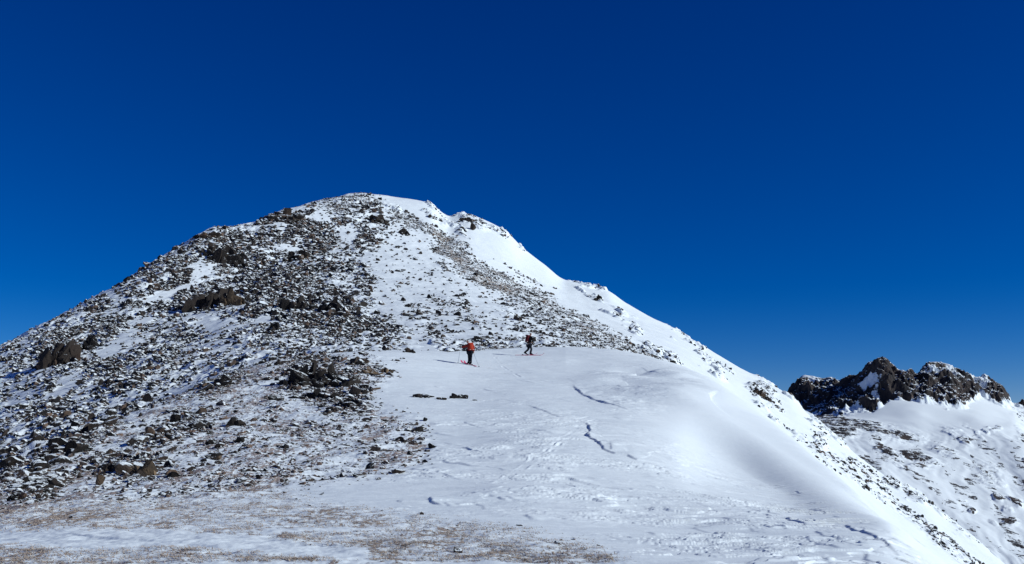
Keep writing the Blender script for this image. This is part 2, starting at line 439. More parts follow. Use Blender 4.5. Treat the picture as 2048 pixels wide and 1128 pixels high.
def step(pts, h, reach, sharp=0.05):
    """eroded wind-slab edge: the ground stands h higher on the far side of the line"""
    global Zg
    if h < .09: h *= 1.2
    w = np.array([base_xy(*p) for p in pts])
    x0, y0 = w.min(0) - reach * 3; x1, y1 = w.max(0) + reach * 3
    jj = np.where((gx.max(0) >= x0) & (gx.min(0) <= x1))[0]
    j0, j1 = jj.min(), jj.max() + 1
    ii = np.where((gy[:, j0:j1].max(1) >= y0) & (gy[:, j0:j1].min(1) <= y1))[0]
    if not len(ii): return
    i0, i1 = ii.min(), ii.max() + 1
    x = gx[i0:i1, j0:j1]; y = gy[i0:i1, j0:j1]
    wob = 0.05 * perlin(x * 1.6, y * 1.6, 77)
    best = np.full(x.shape, 1e9); sd = np.zeros(x.shape); par = np.zeros(x.shape)
    seg = np.r_[0, np.cumsum(np.hypot(*np.diff(w, axis=0).T))]
    for a in range(len(w) - 1):
        d = w[a + 1] - w[a]; L = np.hypot(*d)
        tr = ((x - w[a, 0]) * d[0] + (y - w[a, 1]) * d[1]) / L ** 2
        t = np.clip(tr, 0, 1)
        qx = x - w[a, 0] - t * d[0]; qy = y - w[a, 1] - t * d[1]
        dist = np.hypot(qx, qy)
        cr = (d[0] * (y - w[a, 1]) - d[1] * (x - w[a, 0])) / L
        m = dist < best
        best = np.where(m, dist, best); sd = np.where(m, np.where(cr >= 0, dist, -dist), sd)
        par = np.where(m, (seg[a] + t * L) / seg[-1], par)
    sd = sd + wob
    taper = smooth(0, 0.12, par) * (1 - smooth(0.72, 1.0, par))
    prof = smooth(-sharp, sharp, sd) * np.exp(-np.clip(sd, 0, None) / reach) - 0.12 * np.exp(-(sd / (reach * 0.2)) ** 2) * (sd < 0)
    Zg[i0:i1, j0:j1] += 0.52 * min(h, .145) * (.55 + .9 * np.abs(perlin(x * .9 + 3, y * .5, 88))) * taper * prof

STEPS = [
    ([(1146, 770), (1152, 778), (1170, 792), (1200, 804), (1240, 816), (1275, 830)], 0.24, 3.0),
    ([(1164, 843), (1176, 852), (1180, 861), (1172, 871), (1180, 878), (1190, 884), (1200, 892), (1208, 902), (1230, 909), (1256, 913), (1275, 920), (1320, 928), (1350, 937), (1390, 946)], 0.22, 1.8),
    ([(1190, 868), (1206, 872)], 0.08, 1.0), ([(1178, 874), (1208, 877)], 0.08, 1.0), ([(1196, 890), (1234, 897)], 0.10, 1.2), ([(1220, 903), (1258, 908)], 0.08, 1.2),
    ([(880, 920), (900, 925), (940, 930), (985, 933)], 0.09, 1.6), ([(815, 938), (840, 941), (865, 944)], 0.07, 1.0),
    ([(868, 944), (878, 946), (890, 946)], 0.05, .7), ([(918, 946), (926, 949), (936, 949)], 0.05, .7),
    ([(920, 893), (945, 900), (968, 906)], 0.07, 1.2), ([(928, 843), (934, 848), (960, 853)], 0.06, 1.0),
    ([(868, 866), (890, 869), (912, 871)], 0.05, 1.0), ([(985, 908), (1012, 912)], 0.04, .8),
    ([(1050, 811), (1090, 823), (1120, 834), (1145, 841)], 0.07, 1.5),
    ([(1120, 955), (1170, 966), (1200, 973), (1240, 980), (1290, 986), (1350, 990)], 0.05, 1.0),
    ([(1140, 972), (1156, 979)], 0.04, .6), ([(1240, 984), (1262, 988)], 0.04, .6),
    ([(855, 997), (862, 1003), (890, 1009)], 0.06, .8), ([(948, 1003), (962, 1010), (973, 1018)], 0.03, .8),
    ([(1500, 1022), (1530, 1027), (1550, 1030)], 0.035, .8), ([(1570, 1038), (1600, 1045), (1615, 1050)], 0.05, .8),
    ([(1550, 1050), (1578, 1056)], 0.04, .7), ([(1630, 1058), (1645, 1068), (1680, 1078), (1692, 1084)], 0.05, .9),
    ([(1690, 1048), (1705, 1058), (1740, 1070), (1765, 1088), (1795, 1108), (1820, 1124)], 0.07, 1.2),
    ([(1664, 1035), (1680, 1040)], 0.03, .6), ([(1725, 1098), (1732, 1108), (1760, 1120), (1775, 1130)], 0.05, .9),
    ([(1580, 1014), (1598, 1018)], 0.03, .6), ([(1636, 1120), (1660, 1127)], 0.04, .6),
    ([(120, 1066), (170, 1074), (260, 1083), (330, 1088), (380, 1093), (440, 1098), (520, 1102), (585, 1104)], 0.05, .8),
    ([(1280, 733), (1300, 742), (1325, 748)], 0.06, 1.5), ([(1255, 750), (1300, 752), (1330, 765)], 0.05, 2.0),
    ([(1320, 1000), (1380, 1010), (1430, 1016)], 0.03, .8), ([(1410, 1045), (1470, 1052)], 0.025, .8), ([(1180, 1045), (1230, 1050)], 0.02, .6),
]
_r = random.Random(5)
for k in range(90):                                  # small sastrugi over the open snow
    px_ = _r.uniform(860, 1760); py_ = _r.uniform(0, 1)
    lo = np.interp(px_, [860, 1200, 1500, 1760], [760, 740, 930, 1050]); hi = np.interp(px_, [860, 1200, 1400, 1760], [1020, 1075, 1125, 1128])
    py_ = lo + py_ * (hi - lo); L = _r.uniform(14, 50)
    STEPS.append(([(px_, py_), (px_ + L * .4, py_ + L * .06 + _r.uniform(0, 3)), (px_ + L, py_ + L * .2)], _r.uniform(.018, .05), _r.uniform(.5, 1.4)))
for s_ in STEPS:
    step(*s_)

def groove(pts, depth, width):
    w = np.array([base_xy(*p) for p in pts])
    global Zg
    for a in range(len(w) - 1):
        d = w[a + 1] - w[a]; L = np.hypot(*d)
        x0, x1 = sorted((w[a, 0], w[a + 1, 0])); y0, y1 = sorted((w[a, 1], w[a + 1, 1]))
        m = (gx > x0 - 1) & (gx < x1 + 1) & (gy > y0 - 1) & (gy < y1 + 1)
        x = gx[m]; y = gy[m]
        t = ((x - w[a, 0]) * d[0] + (y - w[a, 1]) * d[1]) / L ** 2
        dist = np.abs(d[0] * (y - w[a, 1]) - d[1] * (x - w[a, 0])) / L
        ok = (t >= 0) & (t <= 1)
        Zg[m] += ok * depth * (-np.exp(-(dist / width) ** 2) + 0.7 * np.exp(-((dist - width * 2.1) / (width * 0.8)) ** 2)) * np.clip(.25 + 1.5 * perlin(x * 1.1, y * 1.1, 9), 0, 1.2)

for o in (0, 8):                                     # old ski tracks
    groove([(990 + o, 968), (1060 + o, 922), (1100 + o * 1.5, 893), (1150 + o * 2, 862), (1185 + o, 846)], 0.015, 0.05)
for o in (0, 5):
    groove([(950 + o, 730), (985 + o, 738), (1020 + o, 752)], 0.018, 0.05)
groove([(985, 712), (1010, 736), (1040, 755)], 0.02, 0.07)
for p in ([(1160, 848), (1190, 838), (1215, 846)], [(1150, 838), (1180, 834)], [(1170, 855), (1195, 846)]):
    groove(p, 0.03, 0.06)
Z[:RA + 1] = Zg

# --- relief and cover of the mountain
mx, my = X[RA:], Y[RA:]
mpx, mpy = PX[RA:], PY[RA:]
vx = mpx + 22 * fbm(mx * 0.06, my * 0.06, 5, 61) + 5 * perlin(mx * .6, my * .6, 62)
vy = mpy + 15 * fbm(mx * 0.07 + 9, my * 0.07, 5, 63) + 4 * perlin(mx * .6 + 5, my * .6, 64)
S1 = poly_mask(vx, vy, [(-1600, 1200), (-1600, 1050), (0, 670), (200, 570), (430, 430), (620, 385), (700, 370), (740, 385), (765, 430), (790, 470), (745, 510), (740, 560), (735, 600), (790, 650), (830, 700), (740, 730), (560, 750), (430, 800), (0, 975)], 22)
S3 = poly_mask(vx, vy, [(770, 412), (800, 420), (860, 455), (960, 515), (1060, 575), (1180, 640), (1290, 700), (1330, 730), (1180, 705), (1050, 625), (930, 545), (850, 480), (780, 440)], 10)
S4 = poly_mask(vx, vy, [(990, 595), (1060, 590), (1180, 650), (1335, 725), (1240, 720), (1090, 705), (1010, 660)], 16)
S5 = np.maximum.reduce([blob(vx, vy, 900, 610, 55, 22, 20), blob(vx, vy, 850, 640, 45, 30, 20), blob(vx, vy, 950, 645, 50, 14, 35), blob(vx, vy, 870, 670, 50, 16, 10), blob(vx, vy, 780, 470, 40, 22, 20), blob(vx, vy, 895, 535, 40, 9, 30)])
base_rocks = line_mask(vx, vy, [(880, 697), (960, 694), (1040, 688), (1110, 690)], 9)
ridge = np.maximum.reduce([
    blob(mpx, vy, 935, 438, 34, 11, 15), blob(mpx, vy, 962, 455, 22, 10, 30), blob(mpx, vy, 1000, 462, 26, 7, 30), blob(vx, vy, 905, 455, 40, 7, 35),
    blob(vx, vy, 860, 418, 26, 6, 40), blob(vx, vy, 780, 412, 30, 5, 20), blob(vx, vy, 1045, 492, 8, 6, 40), blob(vx, vy, 1195, 592, 14, 10, 50), blob(vx, vy, 1170, 580, 30, 4, 35),
    blob(vx, vy, 1235, 628, 30, 6, 40), blob(vx, vy, 1270, 652, 22, 8, 50), blob(vx, vy, 1365, 668, 30, 6, 40), blob(vx, vy, 1335, 718, 16, 8, 50),
    blob(vx, vy, 1405, 712, 22, 5, 40), blob(vx, vy, 1440, 740, 20, 9, 45), blob(vx, vy, 1528, 785, 30, 22, 50), blob(vx, vy, 1545, 805, 30, 12, 35), blob(vx, vy, 1590, 800, 22, 9, 60),
    blob(vx, vy, 1640, 850, 34, 15, 60), blob(vx, vy, 1640, 895, 12, 20, -20), blob(vx, vy, 1560, 848, 22, 4, 40), blob(vx, vy, 1590, 872, 18, 4, 40), blob(vx, vy, 1670, 880, 22, 12, 50), blob(vx, vy, 1300, 700, 30, 8, 35)])
ribs = np.maximum.reduce([line_mask(vx, vy, [(1600, 880), (1650, 920), (1720, 965), (1790, 1005), (1850, 1050), (1900, 1090), (1960, 1140), (2050, 1220)], 17),
                          line_mask(vx, vy, [(1775, 957), (1830, 985), (1880, 1010), (1930, 1060), (1980, 1085), (2040, 1120)], 12),
                          0.7 * line_mask(vx, vy, [(1700, 930), (1760, 970)], 8)])
patches = np.maximum.reduce([blob(vx, vy, 410, 542, 40, 15, -8), blob(vx, vy, 330, 595, 55, 13, -28), blob(vx, vy, 225, 690, 60, 10, -25), blob(vx, vy, 220, 700, 30, 25, -60), blob(vx, vy, 115, 780, 50, 15, -25), blob(vx, vy, 40, 740, 50, 10, -28),
                             blob(vx, vy, 570, 500, 40, 16, 0), blob(vx, vy, 555, 447, 35, 7, 5), blob(vx, vy, 640, 432, 26, 20, 45), blob(vx, vy, 500, 610, 30, 9, -25), blob(vx, vy, 540, 640, 26, 20, 0), blob(vx, vy, 480, 705, 60, 9, 5),
                             blob(vx, vy, 690, 470, 30, 30, 30), blob(vx, vy, 280, 640, 40, 10, -25), blob(vx, vy, 420, 650, 40, 12, -10)])
dens = np.maximum.reduce([S1 * 0.78, S3 * 0.72, S4 * 0.44, S5 * 0.42, ridge * 0.68, ribs * 0.5, base_rocks * 0.9])
dens = np.maximum(dens, 0.12 * poly_mask(vx, vy, [(740, 420), (830, 460), (1010, 600), (1050, 700), (780, 700)], 20))
acr, alo = vx * .47 + vy * .88, vx * .88 - vy * .47
snow_streaks = smooth(.12, .45, fbm(acr * .028, alo * .0075, 3, 161)) * smooth(720, 560, vx)
dens = dens * (1 - 0.85 * patches) * (1 - .72 * snow_streaks)
dark_zone = np.maximum.reduce([blob(vx, vy, 580, 600, 110, 60, 10), blob(vx, vy, 450, 490, 40, 22, -20), blob(vx, vy, 600, 470, 60, 40, 20), blob(vx, vy, 690, 650, 60, 40, 0), blob(vx, vy, 130, 690, 60, 25, -25), blob(vx, vy, 560, 440, 50, 12, 0), blob(vx, vy, 420, 600, 60, 26, 5), blob(vx, vy, 340, 560, 60, 10, -30), blob(vx, vy, 215, 730, 40, 16, -20), blob(vx, vy, 250, 770, 60, 14, -20)])
dens = np.clip(dens + 0.22 * dark_zone * (dens > .3), 0, 1)
fineness = np.clip(S3 * (1 - S4 * .3) + 0.8 * blob(vx, vy, 690, 400, 60, 14, -10), 0, 1)
Zm = Z[RA:]
rise = smooth(0, 25, np.arange(Zm.shape[0]))[:, None]
Zm += rise * (0.30 + dens) * 0.42 * fbm(mx * 0.16, my * 0.16, 5, 71, 0.5)
Zm += rise * dens * (1 - .7 * fineness) * 0.20 * fbm(mx * 0.9, my * 0.9, 3, 81, 0.55)
rockface = .6 * np.maximum(ridge, ribs * .7) * rise
Zm += rockface * 0.55 * fbm(mx * 0.45, my * 0.45, 4, 91, 0.6, True)
Z[RA:] = Zm

rockG = np.clip(stony * 0.50 + turf * 0.42, 0, .55) * (1 - snow_strip)
rockG = np.maximum(rockG, 0.28 * line_mask(wpx, wpy, [(560, 962), (700, 960), (820, 962)], 8))
rockG *= 0.75 + 0.5 * smooth(-.4, .5, fbm(gx * 0.7, gy * 0.22, 4, 101))
grassA = np.clip(turf * 1.0 * smooth(-.3, .4, fbm(gx * .5, gy * .2, 3, 111) + .2), 0, 1)
rockM = np.clip(np.maximum(dens * 0.36, fineness * .56), 0, 1) * smooth(-60, 0, 2000 - mpx)
rockM *= 0.8 + 0.4 * smooth(-.5, .5, fbm(mx * .12, my * .12, 4, 121))
# the crest row is shared: blend so that no seam shows
rockM[:20] = rockM[:20] * np.linspace(0, 1, 20)[:, None] + rockG[-1:] * np.linspace(1, 0, 20)[:, None]

ob = grid_mesh('ground', X[:RA + 1], Y[:RA + 1], Z[:RA + 1], MAT_GROUND, {'rock': rockG, 'grass': grassA}); ob['kind'] = 'structure'
ob = grid_mesh('mountain', X[RA:], Y[RA:], Z[RA:], MAT_MOUNT, {'rock': rockM, 'grass': np.clip(fineness * .7, 0, 1)}); ob['kind'] = 'structure'

def height(x, y):
    """terrain height at world x, y"""
    u = x / y
    j = int(np.clip(np.searchsorted(U, u) - 1, 0, N - 2)); w = (u - U[j]) / (U[j + 1] - U[j])
    a = np.interp(y, Y[:, j], Z[:, j]); b = np.interp(y, Y[:, j + 1], Z[:, j + 1])
    return float(a * (1 - w) + b * w)

def on_terrain(px, py, far=False):
    """3-D point where a photo pixel's sight line meets the terrain (far: search the mountain)"""
    u, te = ray(px, py)
    j = int(np.clip(np.searchsorted(U, u) - 1, 0, N - 2)); w = (u - U[j]) / (U[j + 1] - U[j])
    z = Z[:, j] * (1 - w) + Z[:, j + 1] * w; y = Y[:, j] * (1 - w) + Y[:, j + 1] * w
    e = (z - EYE) / y
    s = RA if far else 0
    k = s + int(np.argmax(e[s:RB + 1] >= te)) if (e[s:RB + 1] >= te).any() else RB
    k = max(k, 1)
    return np.array([u * y[k], y[k], z[k]])

# ------------------------------------------------------------------ distant mountain on the right
uf0, uf1 = ray(1380, 900)[0], ray(3400, 900)[0]
UF = np.concatenate([np.linspace(uf0, 0.49, 520), np.linspace(0.49, uf1, 160)[1:]])
NF = len(UF)
F0 = [(1300, 1150, 300), (1900, 1230, 290), (2100, 1290, 280), (3500, 1500, 280)]
F1 = [(1300, 1060, 400), (1600, 1010, 420), (1750, 1020, 420), (1900, 1110, 390), (2050, 1130, 380), (3500, 1350, 360)]
F2 = [(1300, 1000, 520), (1600, 905, 540), (1700, 905, 535), (1780, 925, 520), (1860, 950, 510), (1960, 985, 510), (2050, 990, 500), (2300, 1080, 460), (3500, 1250, 440)]
F3 = [(1300, 980, 600), (1560, 860, 620), (1620, 852, 622), (1700, 858, 618), (1760, 866, 612), (1860, 880, 606), (1960, 880, 620), (2050, 885, 610), (2300, 960, 560), (3500, 1150, 540)]
F4 = [(1300, 955, 720), (1500, 860, 740), (1575, 832, 745), (1620, 826, 742), (1690, 824, 715), (1745, 820, 700), (1775, 797, 690), (1800, 790, 690), (1830, 798, 705), (1870, 806, 712), (1895, 817, 714), (1930, 812, 722), (1960, 793, 732), (1985, 797, 740), (2015, 806, 750), (2050, 818, 752), (2300, 930, 700), (3500, 1100, 640)]
F5 = [(1300, 930, 800), (1500, 845, 815), (1575, 790, 812), (1590, 768, 810), (1608, 752, 806), (1625, 754, 806), (1645, 758, 804), (1662, 755, 800), (1675, 763, 795), (1700, 756, 782), (1722, 747, 770), (1740, 732, 758), (1756, 722, 746), (1772, 717, 736), (1784, 728, 740), (1800, 742, 750), (1822, 749, 764), (1836, 753, 770), (1845, 736, 768), (1862, 725, 770), (1880, 727, 772), (1905, 736, 776), (1930, 750, 782), (1948, 764, 786), (1970, 766, 788), (1990, 770, 786), (2004, 778, 784), (2016, 796, 782), (2026, 806, 780), (2050, 809, 778), (2300, 910, 720), (3500, 1060, 650)]
fk = [curve(c, UF, sg) for c, sg in ((F0, 14), (F1, 40), (F2, 45), (F3, 45), (F4, 50), (F5, 0.7))]
tS, yS = fk[-1]; zS = tS * yS
fk.append(((zS - 14) / (yS + 30), yS + 30)); fk.append(((zS - 160) / (yS + 320), yS + 320)); fk.append(((zS * 0 - 200) / (yS + 800), yS + 800))
TKF = np.array([k[0] for k in fk]); LKF = np.log(np.array([k[1] for k in fk]))
RF = [40, 120, 110, 110, 170, 20, 10, 6]
lt = []
for k, n in enumerate(RF):
    t = np.linspace(0, 1, n, endpoint=False)[:, None]
    lt.append(LKF[k] * (1 - t) + LKF[k + 1] * t)
lt.append(LKF[-1:])
LF = np.concatenate(lt, 0)
TF = pchip_rows(LKF, TKF, LF)
for i_ in range(sum(RF[:4])):                       # no hard flutes below the cliffs
    TF[i_] = soften(TF[i_], 8)
FY = np.exp(LF); FX = UF[None, :] * FY; FZ = TF * FY + EYE
FPX, FPY = project(np.broadcast_to(UF, TF.shape), TF)
R4 = sum(RF[:4]); R5 = sum(RF[:5])
fvx = FPX + 10 * fbm(FX * .03, FY * .03, 4, 131); fvy = FPY + 8 * fbm(FX * .035, FY * .035, 4, 133)
crag = np.zeros_like(FX)
crag[R4 - 60:R5 + 12] = 1.0
crag *= 1 - smooth(2030, 2120, FPX)
k = np.arange(FX.shape[0])[:, None]
f4 = np.array(F4, float)
foot = np.interp(FPX, f4[:, 0], f4[:, 1])           # photo row of the foot of the cliffs
crag *= (1 - smooth(foot - 4, foot + 6, FPY + 7 * fbm(FX * .05, FY * .05, 4, 135, .6))) * (1 - smooth(R5 + 4, R5 + 12, k))
rocks_f = np.maximum.reduce([
    0.85 * poly_mask(fvx, fvy, [(1600, 840), (1640, 822), (1690, 828), (1750, 845), (1800, 855), (1850, 880), (1800, 880), (1720, 868), (1690, 880), (1640, 880)], 8),
    0.9 * blob(fvx, fvy, 1775, 897, 32, 9, 30), 0.9 * blob(fvx, fvy, 1830, 912, 46, 12, 20), 0.8 * blob(fvx, fvy, 1850, 928, 40, 7, 5), 0.75 * blob(fvx, fvy, 1890, 900, 34, 11, 20), .6 * blob(fvx, fvy, 1800, 928, 26, 5, 35),
    0.8 * blob(fvx, fvy, 1925, 880, 28, 8, 30), 0.6 * blob(fvx, fvy, 1900, 868, 22, 6, 30), 0.5 * blob(fvx, fvy, 1950, 865, 30, 5, 40), .8 * blob(fvx, fvy, 1975, 862, 8, 5, 20), .8 * blob(fvx, fvy, 1994, 859, 8, 4, 10),
    0.7 * blob(fvx, fvy, 1975, 950, 36, 16, 45), 0.6 * blob(fvx, fvy, 2005, 965, 14, 7, 45), 0.85 * blob(fvx, fvy, 2002, 998, 13, 8, 20), 0.85 * blob(fvx, fvy, 2036, 1006, 18, 11, 30), 0.85 * blob(fvx, fvy, 2020, 1045, 20, 16, 40), .7 * blob(fvx, fvy, 2012, 1018, 14, 6, 20),
    0.8 * blob(fvx, fvy, 1950, 1028, 10, 8, 50), .6 * blob(fvx, fvy, 1992, 1052, 12, 6, 30), .5 * blob(fvx, fvy, 1930, 1003, 10, 4, 0), 0.6 * blob(fvx, fvy, 2050, 835, 34, 20, 10), 0.5 * blob(fvx, fvy, 2045, 870, 14, 24, 0), .7 * blob(fvx, fvy, 2050, 920, 10, 6, -30),
    .45 * poly_mask(fvx, fvy, [(1720, 850), (1790, 852), (1860, 872), (1830, 880), (1740, 870)], 8)])
top_snow = np.maximum.reduce([.75 * blob(fvx, fvy, 1895, 750, 44, 11, 28), .6 * blob(fvx, fvy, 1872, 741, 20, 7, 15), .8 * blob(fvx, fvy, 1735, 780, 30, 9, -10), .7 * blob(fvx, fvy, 1752, 795, 10, 14, 0), .8 * blob(fvx, fvy, 1965, 772, 24, 5, 20), .7 * blob(fvx, fvy, 1810, 750, 22, 6, 40), .8 * blob(fvx, fvy, 1615, 760, 14, 6, 20)])
zf = crag * (6.0 * fbm(FX * .03 + FY * .014, FY * .03, 4, 141, .55, True) - 4.5 + 2.0 * fbm(FX * .14, FY * .10, 4, 143, .58, True) - 1.3)
zf *= smooth(R5 + 14, R5 - 2, k) * .0 + 1
FZ += zf * (0.09 + 0.91 * smooth(0, 45, np.abs(k - R5)))
FZ += rocks_f * 0.7 * fbm(FX * .11, FY * .11, 4, 145, .6, True)
FZ += (1 - crag) * 0.9 * fbm(FX * .02, FY * .02, 3, 147)

fa = (FPX - FPY) * .7 + 8 * fbm(FX * .02, FY * .02, 3, 151); fb_ = (FPX + FPY) * .7
lowslope = smooth(830, 880, FPY) * smooth(1640, 1720, FPX)
streak = lowslope * smooth(-.12, .30, fbm(fa * .035, fb_ * .012, 5, 153, .6) + .35 * fbm(FX * .08, FY * .08, 4, 155, .6))
FZ += lowslope * (1.1 * fbm(fa * .016 + .4 * perlin(FX * .02, FY * .02, 5), fb_ * .005, 4, 157) + .22 * fbm(FX * .09, FY * .06, 3, 159))
def far_material():
    m, nt, bs = new_mat('snowy_crag'); g = NT(nt)
    v = g.mapping()
    cov = g.attr('rock')
    geo = g.node('ShaderNodeNewGeometry'); sep = g.node('ShaderNodeSeparateXYZ'); nt.links.new(geo.outputs['Normal'], sep.inputs[0])
    n = g.noise(v, 0.17, 8, 0.66)
    n2 = g.noise(v, 0.9, 5, 0.6)
    flat = g.ramp(sep.outputs['Z'], 0.62, 0.95)
    f = g.math('ADD', g.math('MULTIPLY', n, .9), g.math('MULTIPLY_ADD', flat, 0.30, g.math('MULTIPLY', n2, .25)))
    bare = g.ramp(g.math('SUBTRACT', g.math('MULTIPLY_ADD', cov, 0.62, 0.22), f), -0.03, 0.03)
    mp = g.mapping((1, 1, 0.25))
    c = g.mix(g.ramp(g.noise(mp, 0.10, 5, 0.6), .35, .65), (0.018, 0.017, 0.019, 1), (0.065, 0.05, 0.044, 1))
    c = g.mix(g.ramp(g.noise(mp, 0.35, 5, 0.6), .55, .72), c, (0.125, 0.085, 0.066, 1))
    nt.links.new(g.mix(bare, SNOW, c), bs.inputs['Base Color'])
    bs.inputs['Roughness'].default_value = 0.8
    bs.inputs['Specular IOR Level'].default_value = 0.2
    g.bump(g.math('MULTIPLY', bare, g.noise(v, 0.8, 6, .7)), 0.8, 1.2, bs)
    return m
covF = np.clip(np.maximum(crag * .92 * (1 - .62 * top_snow) * (.86 + .2 * smooth(-.5, .5, fbm(FX * .03, FY * .03, 4, 149))), np.maximum(rocks_f * 1.25, streak * .98)), 0, 1.1)
ob = grid_mesh('distant_mountain', FX, FY, FZ, far_material(), {'rock': covF}); ob['kind'] = 'structure'

# valley floor far below, out to the horizon
vx_ = np.linspace(-15000, 15000, 61); vy_ = np.linspace(-8000, 22000, 61)
VX, VY = np.meshgrid(vx_, vy_)
VZ = -230 + 30 * fbm(VX * .0006, VY * .0006, 3, 151)
ob = grid_mesh('valley', VX, VY, VZ, MAT_MOUNT, {'rock': np.full(VX.shape, .2)}); ob['kind'] = 'structure'
# ------------------------------------------------------------------ rocks
def icosphere(sub):
    t = (1 + 5 ** .5) / 2
    v = [(-1, t, 0), (1, t, 0), (-1, -t, 0), (1, -t, 0), (0, -1, t), (0, 1, t), (0, -1, -t), (0, 1, -t), (t, 0, -1), (t, 0, 1), (-t, 0, -1), (-t, 0, 1)]
    f = [(0, 11, 5), (0, 5, 1), (0, 1, 7), (0, 7, 10), (0, 10, 11), (1, 5, 9), (5, 11, 4), (11, 10, 2), (10, 7, 6), (7, 1, 8), (3, 9, 4), (3, 4, 2), (3, 2, 6), (3, 6, 8), (3, 8, 9), (4, 9, 5), (2, 4, 11), (6, 2, 10), (8, 6, 7), (9, 8, 1)]
    v = [np.array(p) / np.linalg.norm(p) for p in v]
    for _ in range(sub):
        nf, mid = [], {}
        def m(a, b):
            key = (min(a, b), max(a, b))
            if key not in mid:
                p = v[a] + v[b]; v.append(p / np.linalg.norm(p)); mid[key] = len(v) - 1
            return mid[key]
        for a, b, c in f:
            ab, bc, ca = m(a, b), m(b, c), m(c, a)
            nf += [(a, ab, ca), (b, bc, ab), (c, ca, bc), (ab, bc, ca)]
        f = nf
    return np.array(v), np.array(f)

def rot(ax, ay, az):
    cx, sx, cy, sy, cz, sz = math.cos(ax), math.sin(ax), math.cos(ay), math.sin(ay), math.cos(az), math.sin(az)
    return np.array([[cz, -sz, 0], [sz, cz, 0], [0, 0, 1]]) @ np.array([[cy, 0, sy], [0, 1, 0], [-sy, 0, cy]]) @ np.array([[1, 0, 0], [0, cx, -sx], [0, sx, cx]])

def chunk(rng, sub, cuts=12, lo=.42, hi=.82, rough=.05):
    """an angular block: a sphere cut by random planes"""
    v, f = icosphere(sub); v = v.copy()
    for _ in range(cuts):
        n = rng.normal(size=3); n /= np.linalg.norm(n)
        d = rng.uniform(lo, hi)
        v -= np.clip(v @ n - d, 0, None)[:, None] * n
    v += rough * rng.normal(size=v.shape) * (0.5 if sub > 1 else 1)
    v /= np.abs(v).max(0)
    return v, f

rr = np.random.default_rng(3)
SMALL = [chunk(rr, 1, 9, .35, .8, .05) for _ in range(14)]
TINY = [chunk(rr, 0, 4, .5, .9, .10) for _ in range(14)]

def normal_at(x, y, e=0.5):
    n = np.array([height(x - e, y) - height(x + e, y), height(x, y - e) - height(x, y + e), 2 * e])
    return n / np.linalg.norm(n)

def scatter(dens, r0, r1, count, rng):
    """random spots on the terrain, in proportion to the cover as it shows from the viewpoint"""
    a, b = PX[r0:r1], PY[r0:r1]
    dx = np.diff(a, axis=1)[:-1]; dy = -np.diff(b, axis=0)[:, :-1]
    w = np.clip(dy, 0.0, 8) * np.clip(dx, 0, 8) + 0.03
    inside = (a[:-1, :-1] > -260) & (a[:-1, :-1] < 2300) & (b[:-1, :-1] < 1180)
    w = (w * dens[:-1, :-1] * inside).ravel()
    c = np.cumsum(w); c /= c[-1]
    i = np.searchsorted(c, rng.random(count))
    nc = a.shape[1] - 1
    r, cidx = i // nc + r0, i % nc
    fr, fc = rng.random(count), rng.random(count)
    g = lambda M: M[r, cidx] * (1 - fr) * (1 - fc) + M[r + 1, cidx] * fr * (1 - fc) + M[r, cidx + 1] * (1 - fr) * fc + M[r + 1, cidx + 1] * fr * fc
    ex = np.stack([X[r, cidx + 1] - X[r, cidx], Y[r, cidx + 1] - Y[r, cidx], Z[r, cidx + 1] - Z[r, cidx]], -1)
    ey = np.stack([X[r + 1, cidx] - X[r, cidx], Y[r + 1, cidx] - Y[r, cidx], Z[r + 1, cidx] - Z[r, cidx]], -1)
    nrm = np.cross(ex, ey); nrm /= np.linalg.norm(nrm, axis=1, keepdims=True) + 1e-12
    return np.stack([g(X), g(Y), g(Z)], -1), nrm, g(PX), g(PY), r, cidx

def frames(nrm, rng, tilt):
    """a random orientation per rock, flat side roughly along the slope"""
    up = nrm + tilt * rng.normal(size=nrm.shape); up /= np.linalg.norm(up, axis=1, keepdims=True)
    t = rng.normal(size=nrm.shape); t -= (t * up).sum(1, keepdims=True) * up
    t /= np.linalg.norm(t, axis=1, keepdims=True)
    return np.stack([t, np.cross(up, t), up], -1)          # columns

ROCKS = []      # dicts of arrays, one per scatter
def rock_set(dens, r0, r1, count, size_fn, flat, tilt, seed):
    rng = np.random.default_rng(seed)
    P, n, px, py, r, c = scatter(dens, r0, r1, count, rng)
    s = size_fn(rng, px, py, r - r0, c)
    fl = rng.uniform(*flat, size=count)
    sc = np.stack([s * rng.uniform(.75, 1.35, count), s * rng.uniform(.6, 1.0, count), s * fl], -1)
    M = frames(n, rng, tilt)
    P = P + n * (sc[:, 2:3] * rng.uniform(0.0, .35, (count, 1)))
    return dict(P=P, M=M, sc=sc, px=px, py=py, s=s, tint=rng.random(count))

